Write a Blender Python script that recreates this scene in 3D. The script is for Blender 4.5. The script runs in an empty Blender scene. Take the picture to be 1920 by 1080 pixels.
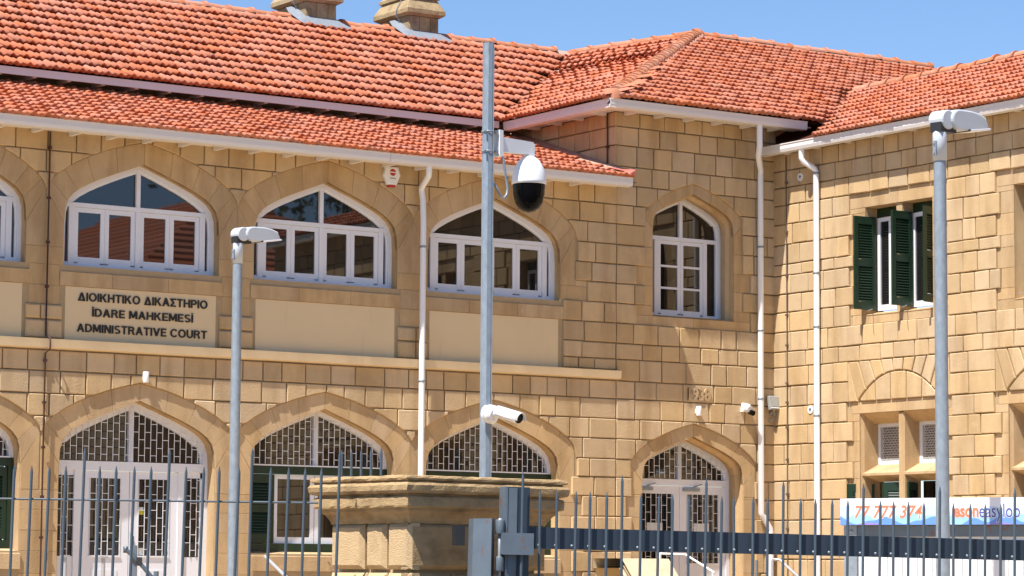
import bpy, bmesh, math, random
from mathutils import Vector, Matrix
RN = random.Random(11)
scene = bpy.context.scene
COL = scene.collection

# ------------------------------------------------------------------ camera
FPX, YAW, PITCH, ROLL = 5386.18, 0.590970, 0.100254, 0.0069541
CAM = Vector((-23.992, -29.516, 1.65))
DV = Vector((math.sin(YAW)*math.cos(PITCH), math.cos(YAW)*math.cos(PITCH), math.sin(PITCH)))
_rt = Vector((math.cos(YAW), -math.sin(YAW), 0)); _up = _rt.cross(DV)
RT = _rt*math.cos(ROLL) + _up*math.sin(ROLL)
UP = -_rt*math.sin(ROLL) + _up*math.cos(ROLL)
cd = bpy.data.cameras.new('camera'); cam = bpy.data.objects.new('camera', cd); COL.objects.link(cam)
cd.sensor_width = 36.0; cd.lens = FPX/1920*36.0; cd.clip_start = 0.1; cd.clip_end = 3000
M = Matrix.Identity(4)
for i, a in enumerate((RT, UP, -DV)):
    for j in range(3): M[j][i] = a[j]
M.translation = CAM
cam.matrix_world = M
scene.camera = cam

# ------------------------------------------------------------------ light
SUN = Vector((-0.50, -0.185, 1.0)).normalized()          # towards the sun
w = bpy.data.worlds.new('World'); scene.world = w; w.use_nodes = True
nt = w.node_tree; nt.nodes.clear()
sky = nt.nodes.new('ShaderNodeTexSky'); sky.sky_type = 'NISHITA'; sky.sun_disc = False
sky.sun_elevation = math.asin(SUN.z); sky.sun_rotation = math.atan2(SUN.x, SUN.y)
sky.altitude = 100; sky.air_density = 0.85; sky.dust_density = 0.0; sky.ozone_density = 6.0
bg = nt.nodes.new('ShaderNodeBackground'); bg.inputs[1].default_value = 0.077
wo = nt.nodes.new('ShaderNodeOutputWorld')
nt.links.new(sky.outputs[0], bg.inputs[0]); nt.links.new(bg.outputs[0], wo.inputs[0])
sd = bpy.data.lights.new('sun', 'SUN'); sd.energy = 4.2; sd.angle = math.radians(0.5); sd.color = (1.0, 0.955, 0.89)
sun = bpy.data.objects.new('sun', sd); COL.objects.link(sun)
sun.rotation_euler = SUN.to_track_quat('Z', 'Y').to_euler(); sun.location = (0, 0, 40)
vs = scene.view_settings
vs.view_transform = 'Standard'; vs.look = 'None'; vs.gamma = 1; vs.exposure = 1.10; vs.use_curve_mapping = False
scene.cycles.max_bounces = 8
scene.cycles.diffuse_bounces = 4

# ------------------------------------------------------------------ materials
def mat(name, col, rough=.6, metal=0.0, spec=.5, var=0.0, rnd=0.0, nscale=6.0, stain=None, bump=0.0, bscale=70.0, ior=None, island=False, nstretch=(1, 1, 1)):
    m = bpy.data.materials.new(name); m.use_nodes = True
    N = m.node_tree.nodes; L = m.node_tree.links
    b = N['Principled BSDF']
    b.inputs['Roughness'].default_value = rough; b.inputs['Metallic'].default_value = metal
    b.inputs['Specular IOR Level'].default_value = spec
    if ior: b.inputs['IOR'].default_value = ior
    tc = N.new('ShaderNodeTexCoord')
    rgb = N.new('ShaderNodeRGB'); rgb.outputs[0].default_value = (*col, 1); cur = rgb.outputs[0]
    def mul(a, fac_out, lo, hi):
        mr = N.new('ShaderNodeMapRange'); mr.inputs[3].default_value = lo; mr.inputs[4].default_value = hi
        L.new(fac_out, mr.inputs[0])
        mx = N.new('ShaderNodeVectorMath'); mx.operation = 'SCALE'
        L.new(a, mx.inputs[0]); L.new(mr.outputs[0], mx.inputs[3]); return mx.outputs[0]
    if rnd:
        oi = N.new('ShaderNodeObjectInfo'); src = oi.outputs['Random']
        if island:
            ge = N.new('ShaderNodeNewGeometry'); ad = N.new('ShaderNodeMath'); ad.operation = 'ADD'
            L.new(src, ad.inputs[0]); L.new(ge.outputs['Random Per Island'], ad.inputs[1])
            fr = N.new('ShaderNodeMath'); fr.operation = 'FRACT'; L.new(ad.outputs[0], fr.inputs[0]); src = fr.outputs[0]
        cur = mul(cur, src, 1-rnd, 1+rnd)
        # slight warm / cool shift between pieces
        wn = N.new('ShaderNodeTexWhiteNoise'); wn.noise_dimensions = '1D'; L.new(src, wn.inputs['W'])
        hs = N.new('ShaderNodeHueSaturation'); mr = N.new('ShaderNodeMapRange')
        mr.inputs[3].default_value = 1-rnd*.9; mr.inputs[4].default_value = 1+rnd*.7
        L.new(wn.outputs['Value'], mr.inputs[0]); L.new(mr.outputs[0], hs.inputs['Saturation']); L.new(cur, hs.inputs['Color']); cur = hs.outputs[0]
    if var:
        mp = N.new('ShaderNodeMapping'); mp.inputs['Scale'].default_value = nstretch
        L.new(tc.outputs['Object'], mp.inputs[0])
        n = N.new('ShaderNodeTexNoise'); n.inputs['Scale'].default_value = nscale; n.inputs['Detail'].default_value = 6
        n.inputs['Roughness'].default_value = .65
        L.new(mp.outputs[0], n.inputs['Vector']); cur = mul(cur, n.outputs['Fac'], 1-var*1.6, 1+var*1.6)
    if stain:
        for (scol, ssc, lo, hi, amt) in stain:
            mp = N.new('ShaderNodeMapping'); mp.inputs['Scale'].default_value = ssc
            L.new(tc.outputs['Object'], mp.inputs[0])
            n = N.new('ShaderNodeTexNoise'); n.inputs['Scale'].default_value = 1; n.inputs['Detail'].default_value = 7; n.inputs['Roughness'].default_value = .6
            L.new(mp.outputs[0], n.inputs['Vector'])
            mr = N.new('ShaderNodeMapRange'); mr.inputs[1].default_value = lo; mr.inputs[2].default_value = hi; mr.inputs[4].default_value = amt
            L.new(n.outputs['Fac'], mr.inputs[0])
            mx = N.new('ShaderNodeMix'); mx.data_type = 'RGBA'
            L.new(mr.outputs[0], mx.inputs[0]); L.new(cur, mx.inputs[6]); mx.inputs[7].default_value = (*scol, 1); cur = mx.outputs[2]
    L.new(cur, b.inputs['Base Color'])
    if bump:
        n = N.new('ShaderNodeTexNoise'); n.inputs['Scale'].default_value = bscale; n.inputs['Detail'].default_value = 4
        L.new(tc.outputs['Object'], n.inputs['Vector'])
        bp = N.new('ShaderNodeBump'); bp.inputs['Strength'].default_value = bump; bp.inputs['Distance'].default_value = .01
        L.new(n.outputs['Fac'], bp.inputs['Height']); L.new(bp.outputs[0], b.inputs['Normal'])
    return m

STAIN = [((.30, .185, .085), (2.6, 2.6, .5), .48, .70, .58), ((.60, .49, .33), (5, 5, 7), .63, .74, .35)]
MS = mat('tooled_sandstone', (.525, .378, .216), .9, spec=.15, var=.09, rnd=.115, nscale=7, stain=STAIN, bump=.42, bscale=55, island=True)
MSM = mat('smooth_sandstone', (.505, .353, .193), .9, spec=.15, var=.10, rnd=.085, nscale=6, stain=[((.29, .175, .08), (3.0, 3.0, .6), .45, .68, .62), ((.62, .51, .35), (6, 6, 9), .62, .74, .4)], bump=.4, bscale=60, island=True)
MJ = mat('mortar_joint', (.40, .295, .175), .95, spec=.1, var=.12, nscale=9)
MP = mat('pillar_sandstone', (.555, .392, .218), .92, spec=.12, var=.10, nscale=11, stain=[((.17, .11, .055), (2.5, 2.5, 2.5), .60, .80, .5)], bump=.75, bscale=110)
MPL = mat('cream_plaster', (.70, .545, .335), .8, spec=.2, var=.035, nscale=2, stain=[((.50, .37, .22), (7, 7, 1.2), .60, .78, .35)], bump=.08, bscale=40)
MW = mat('white_joinery_paint', (.73, .74, .78), .42, spec=.4, var=.02)
MWP = mat('white_plastic', (.80, .80, .81), .35, spec=.5)
MG = mat('gutter_paint', (.72, .69, .66), .5, spec=.35, var=.03, nscale=3)
MGL = mat('window_glass', (.012, .011, .010), .015, spec=.46, ior=1.85)
MT = mat('terracotta_tile', (.45, .160, .092), .85, spec=.15, var=.10, rnd=.10, nscale=14, stain=[((.33, .25, .18), (2.2, 2.2, 2.2), .66, .76, .5)], bump=.15, bscale=90, island=True)
MRT = mat('ridge_terracotta', (.44, .175, .10), .9, spec=.1, var=.18, rnd=.15, nscale=9, stain=[((.40, .30, .20), (6, 6, 6), .58, .70, .5)], island=True)
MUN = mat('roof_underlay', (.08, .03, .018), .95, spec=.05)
MMO = mat('valley_mortar', (.40, .27, .21), .95, spec=.05, var=.2, nscale=12)
MLD = mat('lead_flashing', (.20, .225, .26), .6, spec=.4, var=.15, nscale=12, bump=.5, bscale=14)
MCH = mat('weathered_chimney_stone', (.33, .25, .15), .95, spec=.1, var=.22, rnd=.12, nscale=8, stain=[((.12, .085, .05), (4, 4, 3), .52, .7, .6), ((.46, .36, .18), (9, 9, 9), .56, .68, .5)], bump=.7, bscale=40, island=True)
MGN = mat('dark_green_paint', (.010, .030, .014), .38, spec=.45)
MFE = mat('blue_grey_steel_paint', (.066, .090, .114), .38, spec=.5, var=.05)
MRA = mat('navy_rail_paint', (.030, .042, .062), .42, spec=.45, var=.06)
MGA = mat('galvanised_steel', (.27, .315, .36), .5, metal=.3, spec=.5, var=.26, nscale=22, nstretch=(1, 1, .5), bump=.06, bscale=40)
MGP = mat('grey_weathered_steel', (.135, .165, .195), .5, metal=.2, var=.14, nscale=9, stain=[((.22, .085, .03), (14, 14, 9), .60, .70, .85)])
MLU = mat('luminaire_grey_paint', (.50, .54, .59), .4, spec=.5, var=.02)
MBK = mat('black_gloss_plastic', (.003, .003, .004), .12, spec=.10)
MDK = mat('dark_matt_plastic', (.02, .02, .022), .5)
MLT = mat('black_sign_letter', (.014, .012, .011), .5)
MRD = mat('dark_red_rod', (.055, .020, .016), .6)
MRD2 = mat('copper_brown_rod', (.13, .09, .065), .6)
MRED = mat('alarm_red', (.42, .03, .03), .35)
MGD = mat('pale_paving', (.52, .385, .24), .95, spec=.1, var=.08, nscale=1.5)
MPR = mat('paper_white', (.70, .70, .68), .8)
MYE = mat('yellow_sticker', (.55, .50, .04), .5)
MFL = mat('floodlight_grey', (.30, .30, .28), .5)
MFG = mat('floodlight_glass', (.34, .34, .31), .15)
MOR = mat('orange_print', (.72, .19, .10), .5)
MBL = mat('blue_print', (.055, .075, .36), .5)
MHR = mat('handrail_grey', (.42, .43, .45), .4, metal=.3)
MMS = mat('expanded_metal_white', (.60, .58, .55), .6)
MTR = mat('tree_leaves', (.05, .075, .03), .8, var=.3, rnd=.3, island=True)
MTK = mat('tree_bark', (.09, .065, .045), .9)
MCB = mat('cabin_white_panel', (.74, .75, .76), .45, var=.02)

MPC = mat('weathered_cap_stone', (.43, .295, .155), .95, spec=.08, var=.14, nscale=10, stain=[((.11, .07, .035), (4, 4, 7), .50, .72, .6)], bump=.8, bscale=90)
# banner print: pale sheet with blue and violet waves along its foot
def banner_mat():
    m = bpy.data.materials.new('banner_print'); m.use_nodes = True
    N = m.node_tree.nodes; L = m.node_tree.links; b = N['Principled BSDF']; b.inputs['Roughness'].default_value = .4
    tc = N.new('ShaderNodeTexCoord'); sx = N.new('ShaderNodeSeparateXYZ'); L.new(tc.outputs['Object'], sx.inputs[0])
    cur = None
    def layer(cur, col, base, amp, scale, off):
        cb = N.new('ShaderNodeCombineXYZ'); ml = N.new('ShaderNodeMath'); ml.operation = 'MULTIPLY_ADD'
        L.new(sx.outputs[0], ml.inputs[0]); ml.inputs[1].default_value = scale; ml.inputs[2].default_value = off
        L.new(ml.outputs[0], cb.inputs[0])
        n = N.new('ShaderNodeTexNoise'); n.inputs['Scale'].default_value = 1; n.inputs['Detail'].default_value = 0
        L.new(cb.outputs[0], n.inputs['Vector'])
        h = N.new('ShaderNodeMath'); h.operation = 'MULTIPLY_ADD'; L.new(n.outputs['Fac'], h.inputs[0]); h.inputs[1].default_value = amp; h.inputs[2].default_value = base
        lt = N.new('ShaderNodeMath'); lt.operation = 'LESS_THAN'; L.new(sx.outputs[2], lt.inputs[0]); L.new(h.outputs[0], lt.inputs[1])
        mx = N.new('ShaderNodeMix'); mx.data_type = 'RGBA'; L.new(lt.outputs[0], mx.inputs[0])
        if cur is None: mx.inputs[6].default_value = (.80, .80, .86, 1)
        else: L.new(cur, mx.inputs[6])
        mx.inputs[7].default_value = (*col, 1); return mx.outputs[2]
    cur = layer(cur, (.48, .66, .87), -.110, .27, 2.6, 3.3)
    cur = layer(cur, (.30, .53, .85), -.160, .24, 3.2, 9.1)
    cur = layer(cur, (.13, .28, .74), -.215, .26, 4.1, 1.7)
    cur = layer(cur, (.28, .22, .62), -.27, .29, 1.9, 14.2)
    L.new(cur, b.inputs['Base Color']); return m
MBN = banner_mat()

# ------------------------------------------------------------------ mesh builder
def ident(x, y, z): return (x, y, z)
class MB:
    def __init__(s, f=ident): s.v = []; s.f = []; s.sm = []; s.fn = f
    def add(s, vs, fs, smooth=False):
        o = len(s.v); s.v += [s.fn(*p) for p in vs]
        s.f += [tuple(o+i for i in q) for q in fs]; s.sm += [smooth]*len(fs); return s
    def box(s, x0, x1, y0, y1, z0, z1):
        return s.add([(x0, y0, z0), (x1, y0, z0), (x1, y1, z0), (x0, y1, z0), (x0, y0, z1), (x1, y0, z1), (x1, y1, z1), (x0, y1, z1)],
                     [(0, 3, 2, 1), (4, 5, 6, 7), (0, 1, 5, 4), (1, 2, 6, 5), (2, 3, 7, 6), (3, 0, 4, 7)])
    def prism(s, poly, n0, n1, ch=0.0):
        """poly in the plane of axes 1 and 2 (counter clockwise), extruded along axis 3 from n0 to n1, front edge chamfered"""
        k = len(poly); rings = []
        if ch > 0:
            rings = [[(a, b, n0) for a, b in poly], [(a, b, n1-ch) for a, b in poly], [(a, b, n1) for a, b in inset(poly, ch)]]
        else:
            rings = [[(a, b, n0) for a, b in poly], [(a, b, n1) for a, b in poly]]
        vs = [p for r in rings for p in r]; fs = []
        for r in range(len(rings)-1):
            for i in range(k):
                j = (i+1) % k; fs.append((r*k+i, r*k+j, (r+1)*k+j, (r+1)*k+i))
        fs.append(tuple((len(rings)-1)*k+i for i in range(k)))
        return s.add(vs, fs)
    def tube(s, pts, r, n=10, cap=True, smooth=True):
        P = [Vector(p) for p in pts]; rr = r if isinstance(r, (list, tuple)) else [r]*len(P)
        ref = None; vs = []; fs = []
        for i, p in enumerate(P):
            t = (P[min(i+1, len(P)-1)]-P[max(i-1, 0)]).normalized()
            if ref is None: ref = Vector((0, 0, 1)) if abs(t.z) < .9 else Vector((1, 0, 0))
            a = (ref - t*ref.dot(t)).normalized(); ref = a; b = t.cross(a)
            for k in range(n):
                an = 2*math.pi*k/n; q = p + (a*math.cos(an)+b*math.sin(an))*rr[i]; vs.append(tuple(q))
        for i in range(len(P)-1):
            for k in range(n):
                j = (k+1) % n; fs.append((i*n+k, i*n+j, (i+1)*n+j, (i+1)*n+k))
        s.add(vs, fs, smooth)
        if cap:
            m = (len(P)-1)*n
            s.add(vs[:n], [tuple(range(n))[::-1]]); s.add(vs[m:m+n], [tuple(range(n))])
        return s
    def lathe(s, prof, c=(0, 0, 0), n=20, smooth=True):
        vs = []; fs = []
        for (r, z) in prof:
            for k in range(n):
                an = 2*math.pi*k/n; vs.append((c[0]+r*math.cos(an), c[1]+r*math.sin(an), c[2]+z))
        for i in range(len(prof)-1):
            for k in range(n):
                j = (k+1) % n; fs.append((i*n+k, i*n+j, (i+1)*n+j, (i+1)*n+k))
        return s.add(vs, fs, smooth)
    def mesh(s, name, m):
        me = bpy.data.meshes.new(name); me.from_pydata(s.v, [], s.f); me.materials.append(m)
        me.polygons.foreach_set('use_smooth', s.sm)
        bm = bmesh.new(); bm.from_mesh(me); bmesh.ops.recalc_face_normals(bm, faces=bm.faces); bm.to_mesh(me); bm.free()
        return me
    def build(s, name, m, parent=None, loc=None, rot=None):
        return link(name, s.mesh(name, m), parent, loc, rot)

def link(name, me, parent=None, loc=None, rot=None):
    o = bpy.data.objects.new(name, me); COL.objects.link(o)
    if parent: o.parent = parent
    if loc: o.location = loc
    if rot: o.rotation_euler = rot
    return o
def thing(name, label, cat, loc=(0, 0, 0), rot=(0, 0, 0), group=None):
    o = bpy.data.objects.new(name, None); COL.objects.link(o); o.location = loc; o.rotation_euler = rot
    o.empty_display_size = .2; tag(o, label, cat, group); return o
def tag(o, label, cat, group=None):
    o['label'] = label; o['category'] = cat
    if group: o['group'] = group
    return o
def dup(o, parent=None, loc=None, rot=None):
    c = o.copy(); COL.objects.link(c)
    if parent: c.parent = parent
    if loc is not None: c.location = loc
    if rot is not None: c.rotation_euler = rot
    for ch in list(o.children): dup(ch, c)
    return c
def inset(poly, d):
    k = len(poly); out = []
    for i in range(k):
        p0, p1, p2 = poly[i-1], poly[i], poly[(i+1) % k]
        e1 = Vector((p1[0]-p0[0], p1[1]-p0[1])); e2 = Vector((p2[0]-p1[0], p2[1]-p1[1]))
        if e1.length < 1e-6 or e2.length < 1e-6: out.append(p1); continue
        n1 = Vector((-e1.y, e1.x)).normalized(); n2 = Vector((-e2.y, e2.x)).normalized()
        nn = n1+n2
        if nn.length < .2: nn = n1
        else: nn = nn/max(.35, nn.length_squared/2)
        out.append((p1[0]+nn.x*d, p1[1]+nn.y*d))
    return out
def project(p):
    v = Vector(p)-CAM; z = v.dot(DV)
    if z < .1: return None
    return (960+FPX*v.dot(RT)/z, 540-FPX*v.dot(UP)/z, z)
def shown(p, size):
    q = project(p)
    if not q or not (-15 < q[0] < 1935 and -15 < q[1] < 1095): return 0
    return size*(FPX/q[2])**2

# wall frames: (along the wall to the right, up, outwards)
def WA(s, z, n): return (s, -n, z)
def WC(s, z, n): return (-n, -s, z)
def WR(s, z, n): return (-2.6-n, -s, z)

# ------------------------------------------------------------------ the setting: ground
g = MB(); g.add([(-900, -900, 0), (900, -900, 0), (900, 900, 0), (-900, 900, 0)], [(0, 1, 2, 3)])
go = g.build('ground', MGD); go['kind'] = 'structure'
g = MB(); _a = Vector((-13.3, -13.3, .004)); _d = Vector((.83, -.558, 0)); _n = Vector((-.558, -.83, 0))
g.add([tuple(_a-_d*300), tuple(_a-_d*300+_n*400), tuple(_a+_d*300+_n*400), tuple(_a+_d*300)], [(0, 1, 2, 3)])
go = g.build('road', mat('road_asphalt', (.055, .054, .052), .9, var=.1, nscale=3)); go['kind'] = 'structure'

# ------------------------------------------------------------------ the courthouse
CH = thing('courthouse', 'two-storey sandstone courthouse with pointed arches and red tiled roofs', 'building')
STONES = []     # (shown size, wall, MB, material)
def stone(wall, M_, poly, n0, n1, ch, mtl=MS):
    if len(poly) < 3: return
    mb = MB(M_); mb.prism(poly, n0, n1, ch)
    xs = [p[0] for p in poly]; zs = [p[1] for p in poly]
    a = (max(xs)-min(xs))*(max(zs)-min(zs))
    STONES.append((shown(M_((min(xs)+max(xs))/2, (min(zs)+max(zs))/2, 0), a), wall, mb, mtl))

INNER = [(0, 0), (.2, .078), (.37, .142), (.55, .215), (.68, .275), (.80, .34), (.88, .40), (.94, .475), (.975, .58), (.985, .75)]
OUTER = [(0, 0), (.2, .048), (.4, .105), (.6, .18), (.8, .27), (.95, .355), (1.07, .44), (1.15, .51), (1.195, .575), (1.212, .63)]
def lerp_prof(pr, p):
    i = min(int(p), len(pr)-2); t = p-i
    return (pr[i][0]+(pr[i+1][0]-pr[i][0])*t, pr[i][1]+(pr[i+1][1]-pr[i][1])*t)
class Arch:
    def __init__(s, c, apex, prof, sx=1, sz=1):
        s.c = c; s.apex = apex; s.p = [(x*sx, d*sz) for x, d in prof]; s.half = s.p[-1][0]; s.spring = apex-s.p[-1][1]
    def top(s, x):
        t = abs(x-s.c)
        for i in range(len(s.p)-1):
            if t <= s.p[i+1][0]:
                a, b = s.p[i], s.p[i+1]; k = (t-a[0])/(b[0]-a[0]) if b[0] > a[0] else 0
                return s.apex-(a[1]+(b[1]-a[1])*k)
        return -1e9
    def xs(s): return sorted(set([s.c+x for x, _ in s.p]+[s.c-x for x, _ in s.p]))
    def outline(s, zbot, shrink=0.0):
        """closed polygon counter clockwise from the bottom left, shrunk inwards"""
        h = s.half-shrink
        pts = [(s.c-h, zbot), (s.c+h, zbot)]
        for x, d in reversed(s.p):
            if x > 0: pts.append((s.c+x*(h/s.half), s.apex-d-shrink*(1.0 if x < s.half*.9 else .3)))
        pts.append((s.c, s.apex-shrink*1.12))
        for x, d in s.p:
            if x > 0: pts.append((s.c-x*(h/s.half), s.apex-d-shrink*(1.0 if x < s.half*.9 else .3)))
        return pts
def wall_sheet(name, M_, s0, s1, z0, z1, opens, n, mtl, parent):
    """one sheet of joint-deep wall with the openings left out; opens: (xs, zlow, top function)"""
    bp = {s0, s1}
    for xs, zl, tf in opens: bp |= {x for x in xs if s0 < x < s1}
    bp = sorted(bp); mb = MB(M_)
    for a, b in zip(bp, bp[1:]):
        mid = (a+b)/2; cuts = []
        for xs, zl, tf in opens:
            if xs[0] < mid < xs[-1]: cuts.append((zl, tf(a+1e-6), tf(b-1e-6)))
        cuts.sort(); lo = (z0, z0)
        for zl, ta, tb in cuts:
            mb.add([(a, lo[0], n), (b, lo[1], n), (b, zl, n), (a, zl, n)], [(0, 1, 2, 3)]); lo = (ta, tb)
        mb.add([(a, lo[0], n), (b, lo[1], n), (b, z1, n), (a, z1, n)], [(0, 1, 2, 3)])
    return mb.build(name, mtl, parent)
def reveal(mb, poly, n0, n1):
    k = len(poly)
    mb.add([(a, b, n0) for a, b in poly]+[(a, b, n1) for a, b in poly], [(i, (i+1) % k, k+(i+1) % k, k+i) for i in range(k)])
def voussoirs(wall, M_, c, ai, ao, count, n=0.0, mtl=MSM):
    K = len(ai.p)-1
    for side in (1, -1):
        for q in range(count):
            p0 = K*q/count+.012; p1 = K*(q+1)/count-.012
            ps = [p0]+[i for i in range(int(p0)+1, int(math.ceil(p1)))]+[p1]
            inn = [(c+side*x, ai.apex-d) for x, d in (lerp_prof(ai.p, p) for p in ps)]
            out = [(c+side*x, ao.apex-d) for x, d in (lerp_prof(ao.p, p) for p in ps)]
            poly = inn+out[::-1]
            ar = sum(poly[i-1][0]*poly[i][1]-poly[i][0]*poly[i-1][1] for i in range(len(poly)))
            if ar < 0: poly = poly[::-1]
            mb = MB(M_); mb.prism(poly, -.06, n, .002); mb.build('voussoir', mtl, wall)
def ashlar(wall, M_, s0, s1, z0, z1, n=0.0, ch=.002, g_=.0025, mtl=MSM, name='ashlar_stone'):
    mb = MB(M_); mb.prism([(s0+g_, z0+g_), (s1-g_, z0+g_), (s1-g_, z1-g_), (s0+g_, z1-g_)], -.06, n, ch); return mb.build(name, mtl, wall)

GAP = .0065
def haunch(wall, M_, c, ai, ao, zb, xo):
    """the stone under the springing of an arch band, on both sides, out to the distance xo"""
    for sg in (1, -1):
        xi = ai.half; zi = ai.spring; zo = ao.apex-ao.p[-1][1]; g_ = .0035
        pts = [(c+sg*(xi+g_), zb+g_), (c+sg*(xo-g_), zb+g_), (c+sg*(xo-g_), zo-g_), (c+sg*(xi+g_), zi-g_)]
        if sg < 0: pts = pts[::-1]
        mb = MB(M_); mb.prism(pts, -.06, 0, .004); mb.build('ashlar_stone', MSM, wall)
def rusticated_row(wall, M_, z0, z1, s0, s1, low=None, lowx=(), wmin=.24, wmax=.42, n1=.028, seed=0, high=None):
    """a course of rock-proud blocks between s0 and s1; low(x) is the upper edge of an arch the blocks must stay above"""
    r = random.Random(seed); s = s0
    joints = [s0]
    while True:
        s += r.uniform(wmin, wmax)
        if s > s1-wmin*.75: break
        joints.append(s)
    joints.append(s1)
    for a, b in zip(joints, joints[1:]):
        a2, b2 = a+GAP, b-GAP
        if b2-a2 < .04: continue
        j = lambda k=.004: r.uniform(-k, k)
        nn = n1+r.uniform(-.005, .005)
        if low is None and high is None:
            stone(wall, M_, [(a2+j(), z0+GAP+j()), (b2+j(), z0+GAP+j()), (b2+j(), z1-GAP+j()), (a2+j(), z1-GAP+j())], -.03, nn, .009); continue
        xs = sorted({a2, b2} | {x for x in lowx if a2+.01 < x < b2-.01} | {a2+(b2-a2)*k/6 for k in range(1, 6)})
        lo = [max(z0+GAP, (low(x)+GAP) if low else -1e9) for x in xs]
        hi = [min(z1-GAP, (high(x)-GAP) if high else 1e9) for x in xs]
        run = []
        for x, l, h in list(zip(xs, lo, hi))+[(None, 0, 0)]:
            jump = bool(run) and x is not None and abs(l-run[-1][1]) > .16
            if x is not None and h-l > .012 and not jump: run.append((x, l, h))
            else:
                if len(run) > 1 and max(q[2]-q[1] for q in run) > .04:
                    bot = [(q[0], q[1]) for q in run]; top = [(q[0], q[2]) for q in run]
                    flat = all(abs(t[1]-top[0][1]) < 1e-6 for t in top)
                    if flat: top = [top[0], top[-1]]
                    if all(abs(t[1]-bot[0][1]) < 1e-6 for t in bot): bot = [bot[0], bot[-1]]
                    stone(wall, M_, bot+top[::-1], -.03, nn, .008)
                run = [(x, l, h)] if (jump and h-l > .012) else []

ZAB = [7.60, 7.408, 7.166, 6.897, 6.649, 6.395, 6.148, 5.883, 5.63, 5.384, 5.131, 4.875, 4.62, 4.415, 4.142, 3.91, 3.655, 3.402, 3.145, 2.915, 2.673, 2.417, 2.181, 1.98, 1.72, 1.47, 1.2, .95, .7, .45, .2, 0]
BAYS = [-14.15, -11.72, -9.285, -6.85, -4.44]
# ---- arcade wall (wall A)
upA = [(Arch(c, 6.335, INNER), Arch(c, 6.588, OUTER)) for c in BAYS]
loA = [(Arch(c, 3.62, INNER, 1, 1), Arch(c, 3.815, OUTER, 1, .93)) for c in BAYS]
opensA = []
for i, c in enumerate(BAYS):
    opensA.append((upA[i][0].xs(), 5.11, upA[i][0].top))
    opensA.append((loA[i][0].xs(), .62 if i == 2 else 1.9, loA[i][0].top))
XL = -15.6
wallA = wall_sheet('wall', WA, XL, -2.6, 0, 6.62, opensA, -.006, MJ, CH)
for i in range(len(BAYS)):
    for ol, dp in ((upA[i][0].outline(5.11), -.22), (loA[i][0].outline(.62 if i == 2 else 1.9), -.30)):
        mb = MB(WA); reveal(mb, ol, -.012, dp); mb.build('window_reveal', MSM, wallA)
for i, c in enumerate(BAYS):
    if i == 0: continue
    voussoirs(wallA, WA, c, upA[i][0], upA[i][1], 5); voussoirs(wallA, WA, c, loA[i][0], loA[i][1], 5)
    haunch(wallA, WA, c, upA[i][0], upA[i][1], 5.31, 1.212); haunch(wallA, WA, c, loA[i][0], loA[i][1], 2.58, 1.212)
bayx = lambda up: (lambda x: max([a[1].top(x) for a in (upA if up else loA)]+[(5.95 if up else 3.18) if x < -3.23 else -1e9]))
allx_up = sorted({x for a in upA for x in a[1].xs()}); allx_lo = sorted({x for a in loA for x in a[1].xs()})
for k in range(len(ZAB)-1):
    z1, z0 = ZAB[k], ZAB[k+1]
    if z0 > 6.6: continue
    z1 = min(z1, 6.66)
    if z0 > 5.6: rusticated_row(wallA, WA, z0, z1, XL+(k % 2)*.15, -2.6, bayx(True), allx_up, seed=100+k)
    elif z0 > 4.27 or (z1 > 4.4 and z0 > 4.0):
        zz = max(z0, 4.275); s0 = -3.05 if k % 2 else -3.24
        if z0 < 4.9: s0 = -3.42
        rusticated_row(wallA, WA, zz, z1, s0, -2.6, seed=200+k, wmin=.2)
        if s0 > -3.4 and z0 < 5.2: ashlar(wallA, WA, -3.455, s0, zz, min(z1, 5.31))
        if s0 < -3.23: pass
        if s0 > -3.2: ashlar(wallA, WA, -3.228, s0, max(zz, 5.31), z1) if z1 > 5.32 else None
    elif z0 > 2.86: rusticated_row(wallA, WA, z0, min(z1, 4.15), XL+(k % 2)*.17, -2.6, bayx(False), allx_lo, seed=300+k)
    else:
        s0 = -3.28 if k % 2 else -3.12
        rusticated_row(wallA, WA, z0, z1, s0, -2.6, seed=400+k, wmin=.22)
        if z0 < 2.5: ashlar(wallA, WA, -3.455, s0, z0, min(z1, 2.58))
        if z1 > 2.6 and s0 > -3.2: ashlar(wallA, WA, -3.226, s0, 2.58, z1)
# piers between the arches: smooth coursed stone
for i in range(1, len(BAYS)):
    a, b = BAYS[i-1]+.985, BAYS[i]-.985
    for z0, z1 in ((5.11, 5.31), (4.875, 5.11), (4.66, 4.875)):
        ashlar(wallA, WA, a if z0 > 5 else a+.045, b if z0 > 5 else b-.045, z0, z1)
    for z0, z1 in ((4.49, 4.655), (4.272, 4.482)):
        w2 = (a+b)/2+RN.uniform(-.05, .05)
        for s0, s1 in ((a+.005, w2), (w2, b-.005)): stone(wallA, WA, [(s0+GAP, z0+.006), (s1-GAP, z0+.006), (s1-GAP, z1-.006), (s0+GAP, z1-.006)], -.03, .03, .014)
    zz = [.0, .3, .6, .9, 1.15, 1.4, 1.65, 1.9, 2.13, 2.36, 2.58]
    for z0, z1 in zip(zz, zz[1:]): ashlar(wallA, WA, a, b, z0, z1, n=.0+RN.uniform(-.001, .001))
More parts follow.
